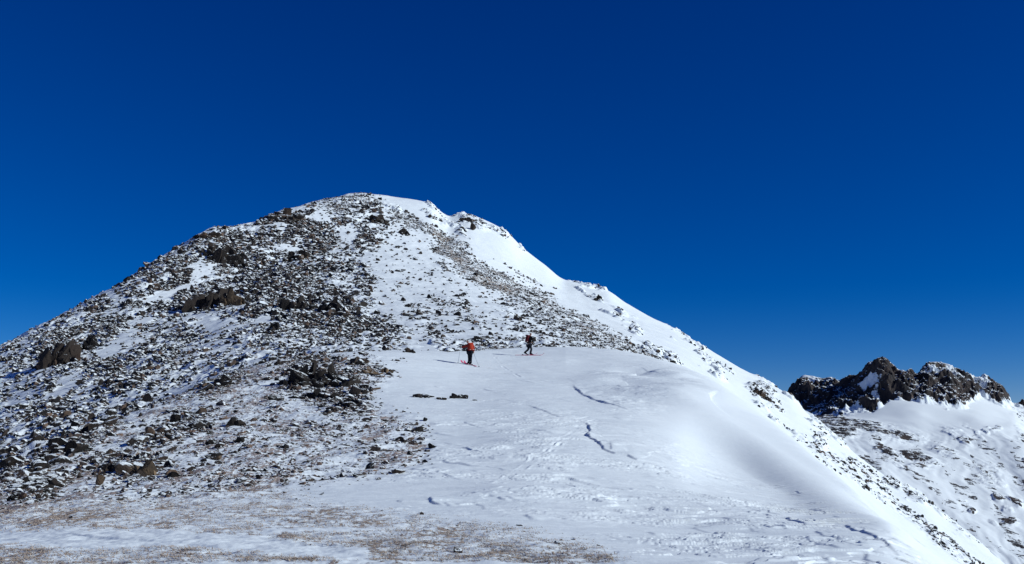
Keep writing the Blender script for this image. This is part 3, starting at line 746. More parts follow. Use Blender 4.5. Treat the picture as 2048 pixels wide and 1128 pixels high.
def sz_mount(rng, px, py, r, c):
    big = 0.118 * np.exp(rng.normal(0, .60, len(px)))
    big *= 1 + 0.75 * dark_zone[r, c] - .25 * ridge[r, c]
    big = big * (1 - .62 * fineness[r, c])
    dist = Y[r + RA, c]
    return np.clip(big * (0.55 + dist / 190), .05, np.where(py > 640, .42, .75))
MD = np.where(dens > .06, dens, dens * .3) ** 1.25
clump = smooth(-.35, .45, fbm(mx * .24, my * .24, 4, 171, .6) + .12) * (.35 + .65 * smooth(-.5, .3, fbm(mx * .07 + my * .03, my * .05, 3, 177)))
MD = MD * (0.10 + .90 * np.maximum(clump, fineness)) * (1 + .9 * fineness) * (1 + 1.3 * dark_zone)
MD[RB - RA:] *= 0.4
ROCKS.append(rock_set(MD[:RB + 30 - RA], RA, RB + 30, 66000, sz_mount, (.35, .9), .45, 201))
def sz_stony(rng, px, py, r, c):
    s = 0.030 * np.exp(rng.normal(0, .62, len(px))) * (1 + .45 * rubble[r, c])
    return np.clip(s * (0.7 + Y[r, c] / 55) * (1 - .75 * turf[r, c]), .010, .40)
GD = stony ** 1.3 * (0.25 + .75 * smooth(-.3, .6, fbm(gx * .5, gy * .22, 4, 173)))
rubble = np.maximum.reduce([blob(gpx, gpy, 640, 755, 110, 60, 15), blob(gpx, gpy, 690, 800, 60, 40, 20), blob(gpx, gpy, 250, 930, 90, 34, 0), blob(gpx, gpy, 60, 960, 80, 40, 0), blob(gpx, gpy, 440, 765, 60, 22, -25),
                            blob(gpx, gpy, 750, 742, 45, 14, 10), blob(gpx, gpy, 150, 890, 110, 30, -30), blob(gpx, gpy, 350, 860, 90, 30, -20), .6 * blob(gpx, gpy, 130, 1050, 90, 14, 0), .6 * blob(gpx, gpy, 290, 1028, 80, 10, 5)])
GD = GD * (.55 + 1.6 * rubble) + .25 * rubble * (stony + .15)
GD += 0.05 * turf
GD *= 1 - snow_strip
GD[:45] = 0
ROCKS.append(rock_set(GD, 0, RA + 1, 19000, sz_stony, (.3, .7), .35, 202))

# --- the big blocks and outcrops, one by one
def outcrop_mesh(name, rng, blocks, mat, dip=0.0):
    """one outcrop: fractured blocks sharing one bedding direction, grown together"""
    V, T, tt, o = [], [], [], 0
    B0 = rot(rng.normal(0, .25), dip, rng.uniform(-.3, .3))
    for (cx, cy, cz, sx, sy, sz) in blocks:
        v, f = chunk(rng, 3, 18, .34, .60, .008)
        R_ = B0 @ rot(rng.normal(0, .18), rng.normal(0, .18), rng.uniform(0, 6.28) if sx == sy else rng.normal(0, .3))
        v = (v * np.array([sx, sy, sz])) @ R_.T
        q = v * 2.3 / max(sx, sz)
        v += (0.045 * min(sx, sz) * fbm(q[:, 0] * 1.6 + 9 * cx, q[:, 2] * 2.4 + q[:, 1] * .7 + 3, 3, 5, .6, True))[:, None] * (v / (np.linalg.norm(v, axis=1, keepdims=True) + 1e-9))
        v += np.array([cx, cy, cz])
        V.append(v); T.append(f + o); o += len(v); tt += [rng.random() * .5] * len(v)
    return tri_mesh(name, np.concatenate(V), np.concatenate(T), mat, tt)

def add_outcrop(px, py, wpx, hpx, label, n=5, group=None, far=False, seed=0, dip=0.0, name='rock_outcrop', cat='rock outcrop', mat=None, lift=0.24):
    """px, py: foot of the outcrop in the photo; wpx, hpx its visible width and height"""
    p = on_terrain(px, py, far); k = p[1] / F
    W, H = wpx * k, hpx * k
    rng = np.random.default_rng(seed + int(px * 7 + py))
    bl = []
    m = n if n == 1 else 3 * n + 3
    if n > 2:                                       # a broad broken base that ties the blocks together
        for q in (-.22, .2):
            dz = height(p[0] + q * W, p[1] + .1 * W) - p[2]
            bl.append((q * W, .10 * W, dz + H * rng.uniform(.0, .12), W * rng.uniform(.24, .34), W * .25, H * rng.uniform(.36, .5)))
    for i in range(m):
        if i < n:                                   # the main blocks
            f = (i + .5) / n - .5 if n > 1 else 0
            f += rng.uniform(-.35, .35) / n
            hh = H * (1 - 1.7 * f * f) * rng.uniform(.5, 1.15)
            w_ = W / max(1.25, n ** .72) * .60 * rng.uniform(.7, 1.25)
        else:                                       # broken pieces around their feet
            f = rng.uniform(-.68, .68)
            hh = H * rng.uniform(.2, .45); w_ = W * rng.uniform(.04, .13)
        x = f * W * .9; y = rng.uniform(-.10, .25) * W - (.12 * W if i >= n else 0)
        dz = height(p[0] + x, p[1] + y) - p[2]
        bl.append((x, y, dz + hh * (lift + (.10 if far else 0)), w_, w_ * rng.uniform(.55, 1.0), hh * .62))
    me = outcrop_mesh(name, rng, bl, mat or MAT_ROCK, dip)
    o = bpy.data.objects.new(name, me); COL.objects.link(o)
    o.location = p; o['label'] = label; o['category'] = cat
    if group: o['group'] = group
    return o

OUT = [
    # px, foot py, width, height, blocks, far, dip, label
    (412, 616, 66, 54, 5, True, .3, 'big two-humped brown outcrop with a blue shadow on its left, middle of the left slope'),
    (462, 612, 44, 40, 4, True, .3, 'lighter brown outcrop adjoining the right side of the two-humped outcrop'),
    (650, 628, 70, 36, 5, True, .2, 'dark craggy outcrop with small snow patch at its left, centre of the scree slope'),
    (585, 618, 60, 26, 5, True, .2, 'low dark outcrop among dense scree, left of the craggy centre outcrop'),
    (690, 604, 34, 16, 3, True, .2, 'small dark ledge above and right of the craggy centre outcrop'),
    (547, 660, 22, 20, 2, True, .1, 'black block with shadowed snow hollow at its left, below the central scree'),
    (450, 524, 80, 40, 6, True, -.4, 'dark slanting outcrop just above a smooth snow patch on the upper left slope'),
    (575, 440, 80, 20, 6, True, .1, 'long dark rock band under the skyline at the upper left of the mountain'),
    (592, 520, 40, 24, 3, True, .2, 'brownish outcrop on the upper scree below the long skyline band'),
    (415, 475, 50, 14, 4, True, -.3, 'dark ledge breaking the left skyline halfway up the mountain'),
    (115, 730, 70, 52, 5, True, .4, 'dark outcrop with bright right face, casting shadow on snow at the far left'),
    (170, 700, 60, 28, 4, True, .3, 'row of dark slabs to the right of the far left outcrop'),
    (755, 445, 44, 18, 4, True, .1, 'dark rock group on snow just below the summit'),
    (810, 470, 22, 14, 2, True, .1, 'single squarish rock on the ridge at the top of the gravel streak'),
    (735, 585, 18, 16, 2, True, .1, 'dark rock standing at the edge of the scree beside smooth snow'),
    (828, 632, 28, 14, 2, True, .1, 'brown flat boulder alone on the mid snow slope'),
    (836, 612, 13, 7, 1, True, .1, 'little dark stone just above the flat boulder on the mid snow slope'),
    (950, 462, 14, 18, 1, True, .0, 'upright brown rock face below the jagged notch in the right skyline'),
    (935, 442, 30, 11, 4, True, .3, 'jagged rocky notch on the right skyline'),
    (1195, 602, 12, 12, 3, True, .5, 'steep little rock rib on the bright right face, uppermost of its ribs'),
    (1345, 727, 12, 9, 2, True, .1, 'lone dark block at the foot of the bright right face, above the snow crest'),
    (1526, 796, 34, 18, 6, True, .6, 'broken brown rock patch beneath the snow cornice on the right ridge'),
    (632, 770, 112, 50, 10, False, .15, 'largest dark brown boulder mass at the left edge of the snow field'),
    (690, 772, 56, 26, 3, False, .15, 'reddish brown slab to the right of the largest boulder mass'),
    (686, 796, 42, 24, 2, False, .25, 'striped slanting slab below the reddish brown slab'),
    (700, 812, 40, 24, 3, False, .2, 'lowest dark boulder of the pile at the snow field edge'),
    (640, 798, 60, 24, 4, False, .1, 'dark jumble of blocks under the largest boulder mass'),
    (718, 728, 36, 18, 3, False, .1, 'reddish rocks above the boulder pile beside the snow field'),
    (668, 824, 28, 14, 2, False, .1, 'brown block below the boulder pile on snowy gravel'),
    (552, 800, 24, 16, 2, False, .1, 'reddish brown block on gravel, left of the boulder pile'),
    (740, 750, 40, 16, 4, False, .1, 'cluster of small yellowish brown rocks on snow right of the boulder pile'),
    (776, 746, 24, 14, 3, False, .1, 'small dark rock heap out on the snow beside the yellowish cluster'),
    (438, 770, 60, 26, 4, False, -.3, 'brown sloping ledge on the crest of the stony shoulder'),
    (130, 905, 90, 28, 5, False, -.45, 'long brown slanting ledge on the lower left shoulder'),
    (180, 862, 90, 18, 4, False, -.45, 'flat reddish ledge above the long slanting ledge on the left shoulder'),
    (222, 944, 44, 36, 3, False, .2, 'dark angular boulder at the left end of the lower left boulder row'),
    (255, 946, 34, 34, 2, False, .5, 'wedge-shaped brown boulder between the two others on the lower left slope'),
    (291, 950, 40, 42, 2, False, -.4, 'tall ochre boulder at the right end of the lower left boulder row'),
    (197, 970, 19, 22, 1, False, .2, 'small ochre boulder casting a blue shadow to the left on snow'),
    (70, 950, 36, 22, 3, False, .2, 'dark lumpy boulder near the left edge above the snow hollow'),
    (30, 1000, 46, 24, 3, False, .1, 'low dark boulder at the left edge of the picture'),
    (84, 1000, 20, 24, 2, False, .1, 'reddish boulder in a snow hollow near the left edge'),
    (100, 968, 36, 20, 3, False, .2, 'dark slab just above the reddish boulder in the snow hollow'),
    (472, 850, 34, 20, 3, False, .2, 'greenish dark rock on the middle of the stony shoulder'),
    (845, 795, 34, 11, 2, False, .1, 'flat dark rock with a thin spur on open snow, left of the domed rocks'),
    (918, 797, 28, 17, 3, False, .1, 'brown domed rock group lying on the open snow'),
    (884, 799, 18, 8, 2, False, .1, 'small dark stone left of the domed rock group'),
    (952, 801, 15, 5, 1, False, .0, 'thin stone sliver right of the domed rock group'),
    (857, 899, 24, 12, 1, False, .0, 'rounded lone brown boulder at the edge of the snow field'),
    (854, 843, 14, 10, 1, False, .0, 'upper dark stone on the gravel margin above the lone boulder'),
    (842, 857, 24, 6, 1, False, .1, 'flat slab in the gravel margin above the lone boulder'),
    (729, 842, 16, 8, 1, False, .1, 'small rounded stone on gravel between boulder pile and snow field'),
    (567, 896, 18, 12, 2, False, .1, 'dark stone on the pale gravel in the middle of the lower slope'),
    (440, 919, 22, 9, 1, False, .1, 'reddish flat stone on the gravel, right of the ochre boulder row'),
    (418, 917, 22, 8, 1, False, .1, 'dark flat stone touching the snow beside the reddish flat stone'),
    (500, 972, 16, 7, 1, False, .1, 'small dark stone on the turf strip below the gravel'),
    (908, 702, 46, 7, 7, False, .1, 'low black rocks behind the skier in the orange jacket'),
    (985, 698, 64, 6, 9, False, .05, 'dark rock strip on the snow crest between the two skiers'),
    (1098, 692, 26, 6, 3, False, .05, 'brown flat rock on the snow crest right of the farther skier'),
    (817, 705, 18, 11, 2, False, .1, 'isolated dark rock pair at the top edge of the snow field'),
]
for i, (px, py, w, h, n, far, dip, lab) in enumerate(OUT):
    mt_ = MAT_OCHRE if any(q in lab for q in ('ochre', 'wedge', 'lighter brown', 'yellowish')) else MAT_DARK if any(q in lab for q in ('dark', 'black', 'two-humped')) else MAT_ROCK
    add_outcrop(px, py, w, h, lab, n, None, far, i, dip, mat=mt_, name='rock_outcrop' if n > 2 else 'boulder', cat='rock outcrop' if n > 2 else 'boulder')

# --- the loose rocks: the largest are objects of their own, the rest one stony cover
ZONES = [
    ('lower slope', lambda px, py, g: g & (py > 965), 'loose dark stone on the turf and gravel at the bottom left'),
    ('stony shoulder', lambda px, py, g: g & (py <= 965) & (px < 420), 'loose angular rock on the stony shoulder at the lower left'),
    ('boulder pile', lambda px, py, g: g & (py <= 965) & (px >= 420), 'loose brown rock on the gravel around the boulder pile'),
    ('left scree', lambda px, py, g: ~g & (px < 400), 'dark scree block on the far left slope of the mountain'),
    ('middle scree', lambda px, py, g: ~g & (px >= 400) & (px < 780) & (py >= 540), 'dark scree block on the lower middle slope of the mountain'),
    ('upper scree', lambda px, py, g: ~g & (px >= 400) & (px < 780) & (py < 540), 'dark scree block on the upper slope under the summit'),
    ('right scree', lambda px, py, g: ~g & (px >= 780) & (px < 1350), 'dark rock on the snowy slope above and right of the skiers'),
    ('right ribs', lambda px, py, g: ~g & (px >= 1350), 'brown rock of the ribs on the bright right-hand ridge'),
]
ZGROUP = ['loose stones on the bottom turf', 'loose rocks on the stony shoulder', 'loose rocks around the boulder pile', 'scree blocks on the far left slope',
          'scree blocks on the lower middle slope', 'scree blocks under the summit', 'rocks on the slope behind the skiers', 'rocks of the right-hand ribs']
cand = []
for si, rs in enumerate(ROCKS):
    proj = rs['s'] / rs['P'][:, 1] * F
    vis = (rs['px'] > 8) & (rs['px'] < 2040) & (rs['py'] < 1120)
    for i in np.argsort(-proj * vis)[:260]:
        cand.append((proj[i], si, i))
cand.sort(reverse=True)
pick = {0: [], 1: []}
for _, si, i in cand[:230]:
    pick[si].append(i)
BLOCKS = []
for k in range(10):
    v, f = chunk(rr, 2, 12, .38, .8, .02)
    BLOCKS.append(tri_mesh('scree_block', v, f, MAT_ROCK))
from mathutils import Matrix
for si, rs in enumerate(ROCKS):
    for i in pick[si]:
        name = 'scree_block' if si == 0 else 'loose_rock'
        o = bpy.data.objects.new(name, BLOCKS[int(i) % 10])
        COL.objects.link(o)
        m = rs['M'][i] * rs['sc'][i][None, :]
        o.matrix_world = Matrix([list(m[0]) + [rs['P'][i][0]], list(m[1]) + [rs['P'][i][1]], list(m[2]) + [rs['P'][i][2]], [0, 0, 0, 1]])
        for zi, (_, fn, lab) in enumerate(ZONES):
            if fn(rs['px'][i], rs['py'][i], si == 1):
                o['label'] = lab; o['category'] = 'rock'; o['group'] = ZGROUP[zi]
                break
    keep = np.ones(len(rs['s']), bool); keep[pick[si]] = False
    idx = np.where(keep)[0]
    proj = rs['s'] / rs['P'][:, 1] * F
    V, T, tt, off = [], [], [], 0
    for protos, sel in ((SMALL, idx[proj[idx] >= 3.2]), (TINY, idx[proj[idx] < 3.2])):
        which = sel % len(protos)
        for q, (pv, pf) in enumerate(protos):
            s = sel[which == q]
            if not len(s): continue
            v = np.einsum('nij,vj->nvi', rs['M'][s] * rs['sc'][s][:, None, :], pv) + rs['P'][s][:, None, :]
            t = pf[None] + off + (np.arange(len(s)) * len(pv))[:, None, None]
            off += v.shape[0] * v.shape[1]
            V.append(v.reshape(-1, 3)); T.append(t.reshape(-1, 3)); tt.append(np.repeat(rs['tint'][s], len(pv)))
    nm = 'scree' if si == 0 else 'gravel_stones'
    me = tri_mesh(nm, np.concatenate(V), np.concatenate(T), MAT_SCREE if si == 0 else MAT_PEBBLE, np.concatenate(tt))
    o = bpy.data.objects.new(nm, me); COL.objects.link(o)
    o['kind'] = 'stuff'; o['category'] = 'scree' if si == 0 else 'gravel'
    o['label'] = 'dark snow-dusted scree covering the mountain slope' if si == 0 else 'small dark stones strewn over the snowy gravel in the foreground'

# ------------------------------------------------------------------ dry grass on the wind-blown turf
def grass_mat():
    m, nt, bs = new_mat('dry_grass'); g = NT(nt)
    c = g.mix(g.attr('tint'), (0.25, 0.185, 0.14, 1), (0.50, 0.405, 0.315, 1))
    nt.links.new(c, bs.inputs['Base Color']); bs.inputs['Roughness'].default_value = .8
    return m
rg = np.random.default_rng(55)
TD = turf * (0.35 + .65 * smooth(-.25, .5, fbm(gx * 1.6, gy * .55, 4, 175))) * (1 - snow_strip)
TD += 0.12 * stony * (gpy > 850)
TD[:45] = 0
P, nrm, _, _, _, _ = scatter(TD, 0, RA + 1, 12000, rg)
nb = 6
P = np.repeat(P, nb, 0) + np.stack([rg.normal(0, .05, len(P) * nb), rg.normal(0, .05, len(P) * nb), np.zeros(len(P) * nb)], -1)
n = len(P)
ang = rg.normal(math.pi, .8, n)                     # combed over by the wind
L = rg.uniform(.03, .09, n); hgt = L * rg.uniform(.04, .38, n); wd = rg.uniform(.003, .007, n)
d = np.stack([np.cos(ang), np.sin(ang), np.zeros(n)], -1); sd = np.stack([-np.sin(ang), np.cos(ang), np.zeros(n)], -1)
up = np.array([0, 0, 1.0])
b0 = P - sd * wd[:, None]; b1 = P + sd * wd[:, None]
m_ = P + d * (L * .5)[:, None] + up * (hgt * .8)[:, None]
tip = P + d * L[:, None] + up * (hgt)[:, None]
v = np.stack([b0 - up * .01, b1 - up * .01, m_ - sd * wd[:, None] * .7, m_ + sd * wd[:, None] * .7, tip], 1)
t = np.array([[0, 1, 3], [0, 3, 2], [2, 3, 4]])[None] + (np.arange(n) * 5)[:, None, None]
me = tri_mesh('dry_grass', v.reshape(-1, 3), t.reshape(-1, 3), grass_mat(), np.repeat(rg.random(n), 5))
o = bpy.data.objects.new('dry_grass', me); COL.objects.link(o)
o['kind'] = 'stuff'; o['category'] = 'grass'; o['label'] = 'short dry tan grass poking through thin snow in the foreground'

# ------------------------------------------------------------------ the two ski tourers
M_SKIN = plain('skin', (0.45, 0.27, 0.19), .6, .1)
M_NAVY = plain('navy_trousers', (0.006, 0.007, 0.014), .9)
M_ORANGE = plain('orange_jacket', (0.23, 0.014, 0.008), .75)
M_PACK_O = plain('orange_pack', (0.36, 0.030, 0.010), .7)
M_HAT_R = plain('dark_red_hat', (0.22, 0.025, 0.02), .8)
M_BLACK = plain('black_cloth', (0.006, 0.006, 0.007), .9)
M_MAROON = plain('maroon_pack', (0.085, 0.006, 0.011), .8)
M_PINK = plain('pink_ski', (0.62, 0.05, 0.14), .35, .15, 8)
M_GREY = plain('pale_webbing', (0.45, 0.38, 0.36), .6)
M_ALU = plain('grey_pole_metal', (0.30, 0.31, 0.33), .4)
M_HAIR = plain('brown_hair', (0.05, 0.03, 0.02), .8)

def skin_mesh(name, joints, edges, mat, parent=None, levels=2, root='pelvis'):
    """joints: {name: (xyz, radius or (rx, ry))}; one continuous skinned surface"""
    names = list(joints); me = bpy.data.meshes.new(name)
    me.from_pydata([joints[k][0] for k in names], [(names.index(a), names.index(b)) for a, b in edges], [])
    ob = bpy.data.objects.new(name, me); COL.objects.link(ob)
    sk = ob.modifiers.new('skin', 'SKIN'); sk.use_smooth_shade = True
    for i, k in enumerate(names):
        r = joints[k][1]
        sv = me.skin_vertices[0].data[i]
        sv.radius = (r, r) if not isinstance(r, tuple) else r
        sv.use_root = (k == root)
    sd_ = ob.modifiers.new('subdiv', 'SUBSURF'); sd_.levels = sd_.render_levels = levels
    dg = bpy.context.evaluated_depsgraph_get(); dg.update()
    res = bpy.data.meshes.new_from_object(ob.evaluated_get(dg))
    ob.modifiers.clear(); ob.data = res; bpy.data.meshes.remove(me)
    res.name = name
    res.materials.clear(); res.materials.append(mat)
    res.polygons.foreach_set('use_smooth', np.ones(len(res.polygons), bool))
    if parent: ob.parent = parent
    return ob

def mesh_obj(name, V, Fc, mat, parent=None, sm=False):
    me = bpy.data.meshes.new(name); me.from_pydata([tuple(p) for p in V], [], Fc); me.update()
    me.polygons.foreach_set('use_smooth', np.full(len(me.polygons), sm, bool))
    me.materials.append(mat)
    ob = bpy.data.objects.new(name, me); COL.objects.link(ob)
    if parent: ob.parent = parent
    return ob

def tube_data(a, b, ra, rb, n=8):
    a, b = np.array(a, float), np.array(b, float); d = b - a; d /= np.linalg.norm(d)
    s = np.cross(d, [0.3, 0.9, 0.1]); s /= np.linalg.norm(s); t = np.cross(d, s)
    V = [a + ra * (math.cos(2 * math.pi * i / n) * s + math.sin(2 * math.pi * i / n) * t) for i in range(n)]
    V += [b + rb * (math.cos(2 * math.pi * i / n) * s + math.sin(2 * math.pi * i / n) * t) for i in range(n)]
    Fc = [(i, (i + 1) % n, n + (i + 1) % n, n + i) for i in range(n)] + [tuple(range(n))[::-1], tuple(range(n, 2 * n))]
    return V, Fc

def join(parts):
    V, Fc = [], []
    for v, f in parts:
        o = len(V); V += [tuple(p) for p in v]; Fc += [tuple(i + o for i in q) for q in f]
    return V, Fc

def empty(name, loc, label, cat):
    o = bpy.data.objects.new(name, None); COL.objects.link(o); o.location = loc
    o['label'] = label; o['category'] = cat; o.empty_display_size = .2
    return o

def make_ski(foot, heading, label, ahead, behind, foot_lift=0.0):
    """a ski lying on the snow under foot, tip ahead; foot and results in world space"""
    hd = np.array([math.cos(heading), math.sin(heading)]); sdv = np.array([-hd[1], hd[0]])
    root = empty('ski', (foot[0], foot[1], foot[2]), label, 'ski')
    st = np.linspace(-behind, ahead, 26); top, L = [], ahead + behind
    for s in st:
        f = (s + behind) / L
        wd = 0.052 + 0.012 * (2 * f - 1) ** 2
        if f > .93: wd *= math.sqrt(max(.05, 1 - ((f - .93) / .072) ** 2))
        if f < .03: wd *= .7 + 10 * f
        x, y = foot[0] + hd[0] * s, foot[1] + hd[1] * s
        z = height(x, y)
        lift = .012 + (max(0, f - .83) / .17) ** 2 * .15
        top.append((x, y, z + lift, wd))
    # keep the ski straight: fit a line to the snow below it
    zz = np.array([p[2] for p in top]); base = np.array([height(p[0], p[1]) for p in top])
    k_, c_ = np.polyfit(st, base, 1)
    c_ += max(0, (base - (k_ * st + c_)).max()) * .6
    V, Fc = [], []
    for i, (x, y, z, w) in enumerate(top):
        zc = k_ * st[i] + c_ + (z - base[i])
        for q, dz in ((-1, 0), (1, 0), (1, .016), (-1, .016)):
            V.append((x + sdv[0] * w * q - foot[0], y + sdv[1] * w * q - foot[1], zc + dz - foot[2]))
        if i:
            a = 4 * (i - 1); b = 4 * i
            for e in range(4):
                Fc.append((a + e, a + (e + 1) % 4, b + (e + 1) % 4, b + e))
    Fc.append((3, 2, 1, 0)); e = 4 * (len(top) - 1); Fc.append((e, e + 1, e + 2, e + 3))
    mesh_obj('ski_body', V, Fc, M_PINK, root)
    z0 = c_ + .03 - foot[2]
    bx = []
    for s0, s1, w, h in ((.10, .17, .035, .05), (-.26, -.17, .035, .045)):
        p = []
        for s in (s0, s1):
            for q in (-w, w):
                for dz in (-.005, h):
                    p.append((hd[0] * s + sdv[0] * q, hd[1] * s + sdv[1] * q, z0 + k_ * s + dz))
        bx.append((p, [(0, 1, 3, 2), (4, 6, 7, 5), (0, 4, 5, 1), (2, 3, 7, 6), (0, 2, 6, 4), (1, 5, 7, 3)]))
    mesh_obj('binding', *join(bx), M_BLACK, root)
    return c_ + .03, k_

def make_pole(top, tip, label):
    top, tip = np.array(top), np.array(tip); d = (top - tip) / np.linalg.norm(top - tip)
    root = empty('ski_pole', tuple(tip), label, 'ski pole')
    mesh_obj('shaft', *tube_data(tip - tip, top - tip, .008, .010), M_ALU, root, True)
    mesh_obj('grip', *tube_data(top - tip - d * .14, top - tip + d * .03, .018, .022), M_BLACK, root, True)
    mesh_obj('basket', *tube_data(d * .055, d * .07, .045, .03, 12), M_BLACK, root)

def hand_chain(J, E, pre, wrist, d, curl, side, r=.011):
    """palm and five bent fingers rooted in it; d: forearm direction, curl: towards the palm"""
    d = np.array(d) / np.linalg.norm(d); c = np.array(curl, float); c -= d * (c @ d); c /= np.linalg.norm(c)
    s = np.cross(d, c) * side
    w = np.array(wrist)
    J[pre + 'palm'] = (tuple(w + d * .055), (.040, .026)); E.append((pre + 'wrist', pre + 'palm'))
    for i, (o, ln) in enumerate(((-.030, .036), (-.010, .042), (.010, .040), (.029, .030))):
        k = w + d * .095 + s * o
        J[pre + 'k%d' % i] = (tuple(k), r); E.append((pre + 'palm', pre + 'k%d' % i))
        m = k + d * ln * .5 + c * ln * .8
        J[pre + 'm%d' % i] = (tuple(m), r * .9); E.append((pre + 'k%d' % i, pre + 'm%d' % i))
        t = m - d * ln * .75 + c * ln * .35
        J[pre + 't%d' % i] = (tuple(t), r * .8); E.append((pre + 'm%d' % i, pre + 't%d' % i))
    k = w + d * .045 - s * .045 + c * .012
    J[pre + 'th0'] = (tuple(k), r * 1.15); E.append((pre + 'palm', pre + 'th0'))
    t = k + d * .03 + c * .045
    J[pre + 'th1'] = (tuple(t), r); E.append((pre + 'th0', pre + 'th1'))
    return w + d * .085 + c * .035           # where a held grip passes

def make_person(origin, J0, label, jacket, hat, trousers, face, grip_dirs):
    """J0: joint positions relative to origin"""
    root = empty('person', tuple(origin), label, 'person')
    Rr = dict(pelvis=(.155, .12), waist=(.145, .105), chest=(.17, .12), neck0=(.07, .07), neck=.055, head=(.078, .09), crown=(.06, .07),
              shl=.075, shr=.075, ell=.045, elr=.045, wrl=.03, wrr=.03, hipl=.095, hipr=.095, knl=.062, knr=.062, anl=.042, anr=.042, tol=.04, tor=.04)
    J = {k: (tuple(J0[k]), Rr[k]) for k in Rr}
    E = [('pelvis', 'waist'), ('waist', 'chest'), ('chest', 'neck0'), ('neck0', 'neck'), ('neck', 'head'), ('head', 'crown'), ('chest', 'shl'), ('chest', 'shr'), ('shl', 'ell'), ('shr', 'elr'), ('ell', 'wrl'), ('elr', 'wrr'),
         ('pelvis', 'hipl'), ('pelvis', 'hipr'), ('hipl', 'knl'), ('hipr', 'knr'), ('knl', 'anl'), ('knr', 'anr'), ('anl', 'tol'), ('anr', 'tor')]
    HJ, HE = dict(J), list(E)
    HJ['lwrist'] = (tuple(np.array(J0['wrl']) * 1), .029); HE.append(('ell', 'lwrist')); HE.remove(('ell', 'wrl')); del HJ['wrl']
    HJ['rwrist'] = (tuple(np.array(J0['wrr']) * 1), .029); HE.append(('elr', 'rwrist')); HE.remove(('elr', 'wrr')); del HJ['wrr']
    grips = {}
    for sd_, e, w in (('l', 'ell', 'wrl'), ('r', 'elr', 'wrr')):
        d = np.array(J0[w]) - np.array(J0[e])
        grips[sd_] = hand_chain(HJ, HE, sd_, J0[w], d, grip_dirs[sd_], 1 if sd_ == 'l' else -1)
    # nose
    hd = np.array(J0['head']); fv = np.array(face) / np.linalg.norm(face)
    HJ['nose'] = (tuple(hd + fv * .105 + np.array([0, 0, -.005])), .014); HE.append(('head', 'nose'))
    skin_mesh('body', HJ, HE, M_SKIN, root, 2)
    def sub(keys, grow, extra=()):
        return {k: (J[k][0], tuple(r + grow for r in J[k][1]) if isinstance(J[k][1], tuple) else J[k][1] + grow) for k in keys}
    jk = ['pelvis', 'waist', 'chest', 'neck0', 'shl', 'shr', 'ell', 'elr', 'wrl', 'wrr']
    skin_mesh('jacket', sub(jk, .028), [e for e in E if e[0] in jk and e[1] in jk], jacket, root, 2)
    tk = ['pelvis', 'hipl', 'hipr', 'knl', 'knr', 'anl', 'anr']
    skin_mesh('trousers', sub(tk, .024), [e for e in E if e[0] in tk and e[1] in tk], trousers, root, 2)
    for a, t in (('anl', 'tol'), ('anr', 'tor')):
        b = {a: (J[a][0], .058), t: (J[t][0], .05), 'heel': (tuple(np.array(J[a][0]) * 1.0 + (np.array(J[a][0]) - np.array(J[t][0])) * .35 + np.array([0, 0, -.06])), .045),
             'shaft': (tuple(np.array(J[a][0]) + .55 * (np.array(J['kn' + a[-1]][0]) - np.array(J[a][0])) * .6), .06)}
        skin_mesh('boot', b, [(a, t), (a, 'heel'), (a, 'shaft')], M_BLACK, root, 2, a)
    # gloves over the hands
    for sd_ in 'lr':
        ks = [k for k in HJ if k.startswith(sd_) and k not in ('lwaist',)]
        ks = [k for k in ks if k[1:] in ('wrist', 'palm', 'th0', 'th1') or k[1:2] in ('k', 'm', 't') and k[2:].isdigit()]
        gj = {k: (HJ[k][0], tuple(r + .007 for r in HJ[k][1]) if isinstance(HJ[k][1], tuple) else HJ[k][1] + .005) for k in ks}
        skin_mesh('glove', gj, [e for e in HE if e[0] in gj and e[1] in gj], M_BLACK, root, 1, sd_ + 'wrist')
    # hat: a cap over the skull, with a rim of hair at the nape
    h2 = {'pelvis': (tuple(hd - fv * .012 + np.array([0, 0, .035])), (.098, .108)), 'top': (tuple(np.array(J0['crown']) - fv * .01 + np.array([0, 0, .025])), (.072, .082))}
    skin_mesh('hat', h2, [('pelvis', 'top')], hat, root, 2)
    h3 = {'pelvis': (tuple(hd - fv * .035 + np.array([0, 0, -.01])), (.078, .078)), 'nape': (tuple(hd - fv * .05 + np.array([0, 0, -.07])), (.06, .05))}
    skin_mesh('hair', h3, [('pelvis', 'nape')], M_HAIR if hat is M_BLACK else hat, root, 2)
    for q in (-1, 1):
        ear = hd + q * np.cross(fv, [0, 0, 1]) * .092 + np.array([0, 0, -.01])
        eye = hd + q * np.cross(fv, [0, 0, 1]) * .033 + fv * .082 + np.array([0, 0, .022])
        for nm, c, r, mt in (('ear', ear, .022, M_SKIN), ('eye', eye, .012, M_BLACK)):
            v, f = icosphere(1)
            mesh_obj(nm, v * r * np.array([.7, .7, 1.3]) + c, [tuple(map(int, t)) for t in f], mt, root, True)
    v, f = icosphere(1)
    mesh_obj('mouth', v * np.array([.024, .024, .006]) + hd + fv * .078 + np.array([0, 0, -.045]), [tuple(map(int, t)) for t in f], M_HAT_R, root, True)
    return root, grips

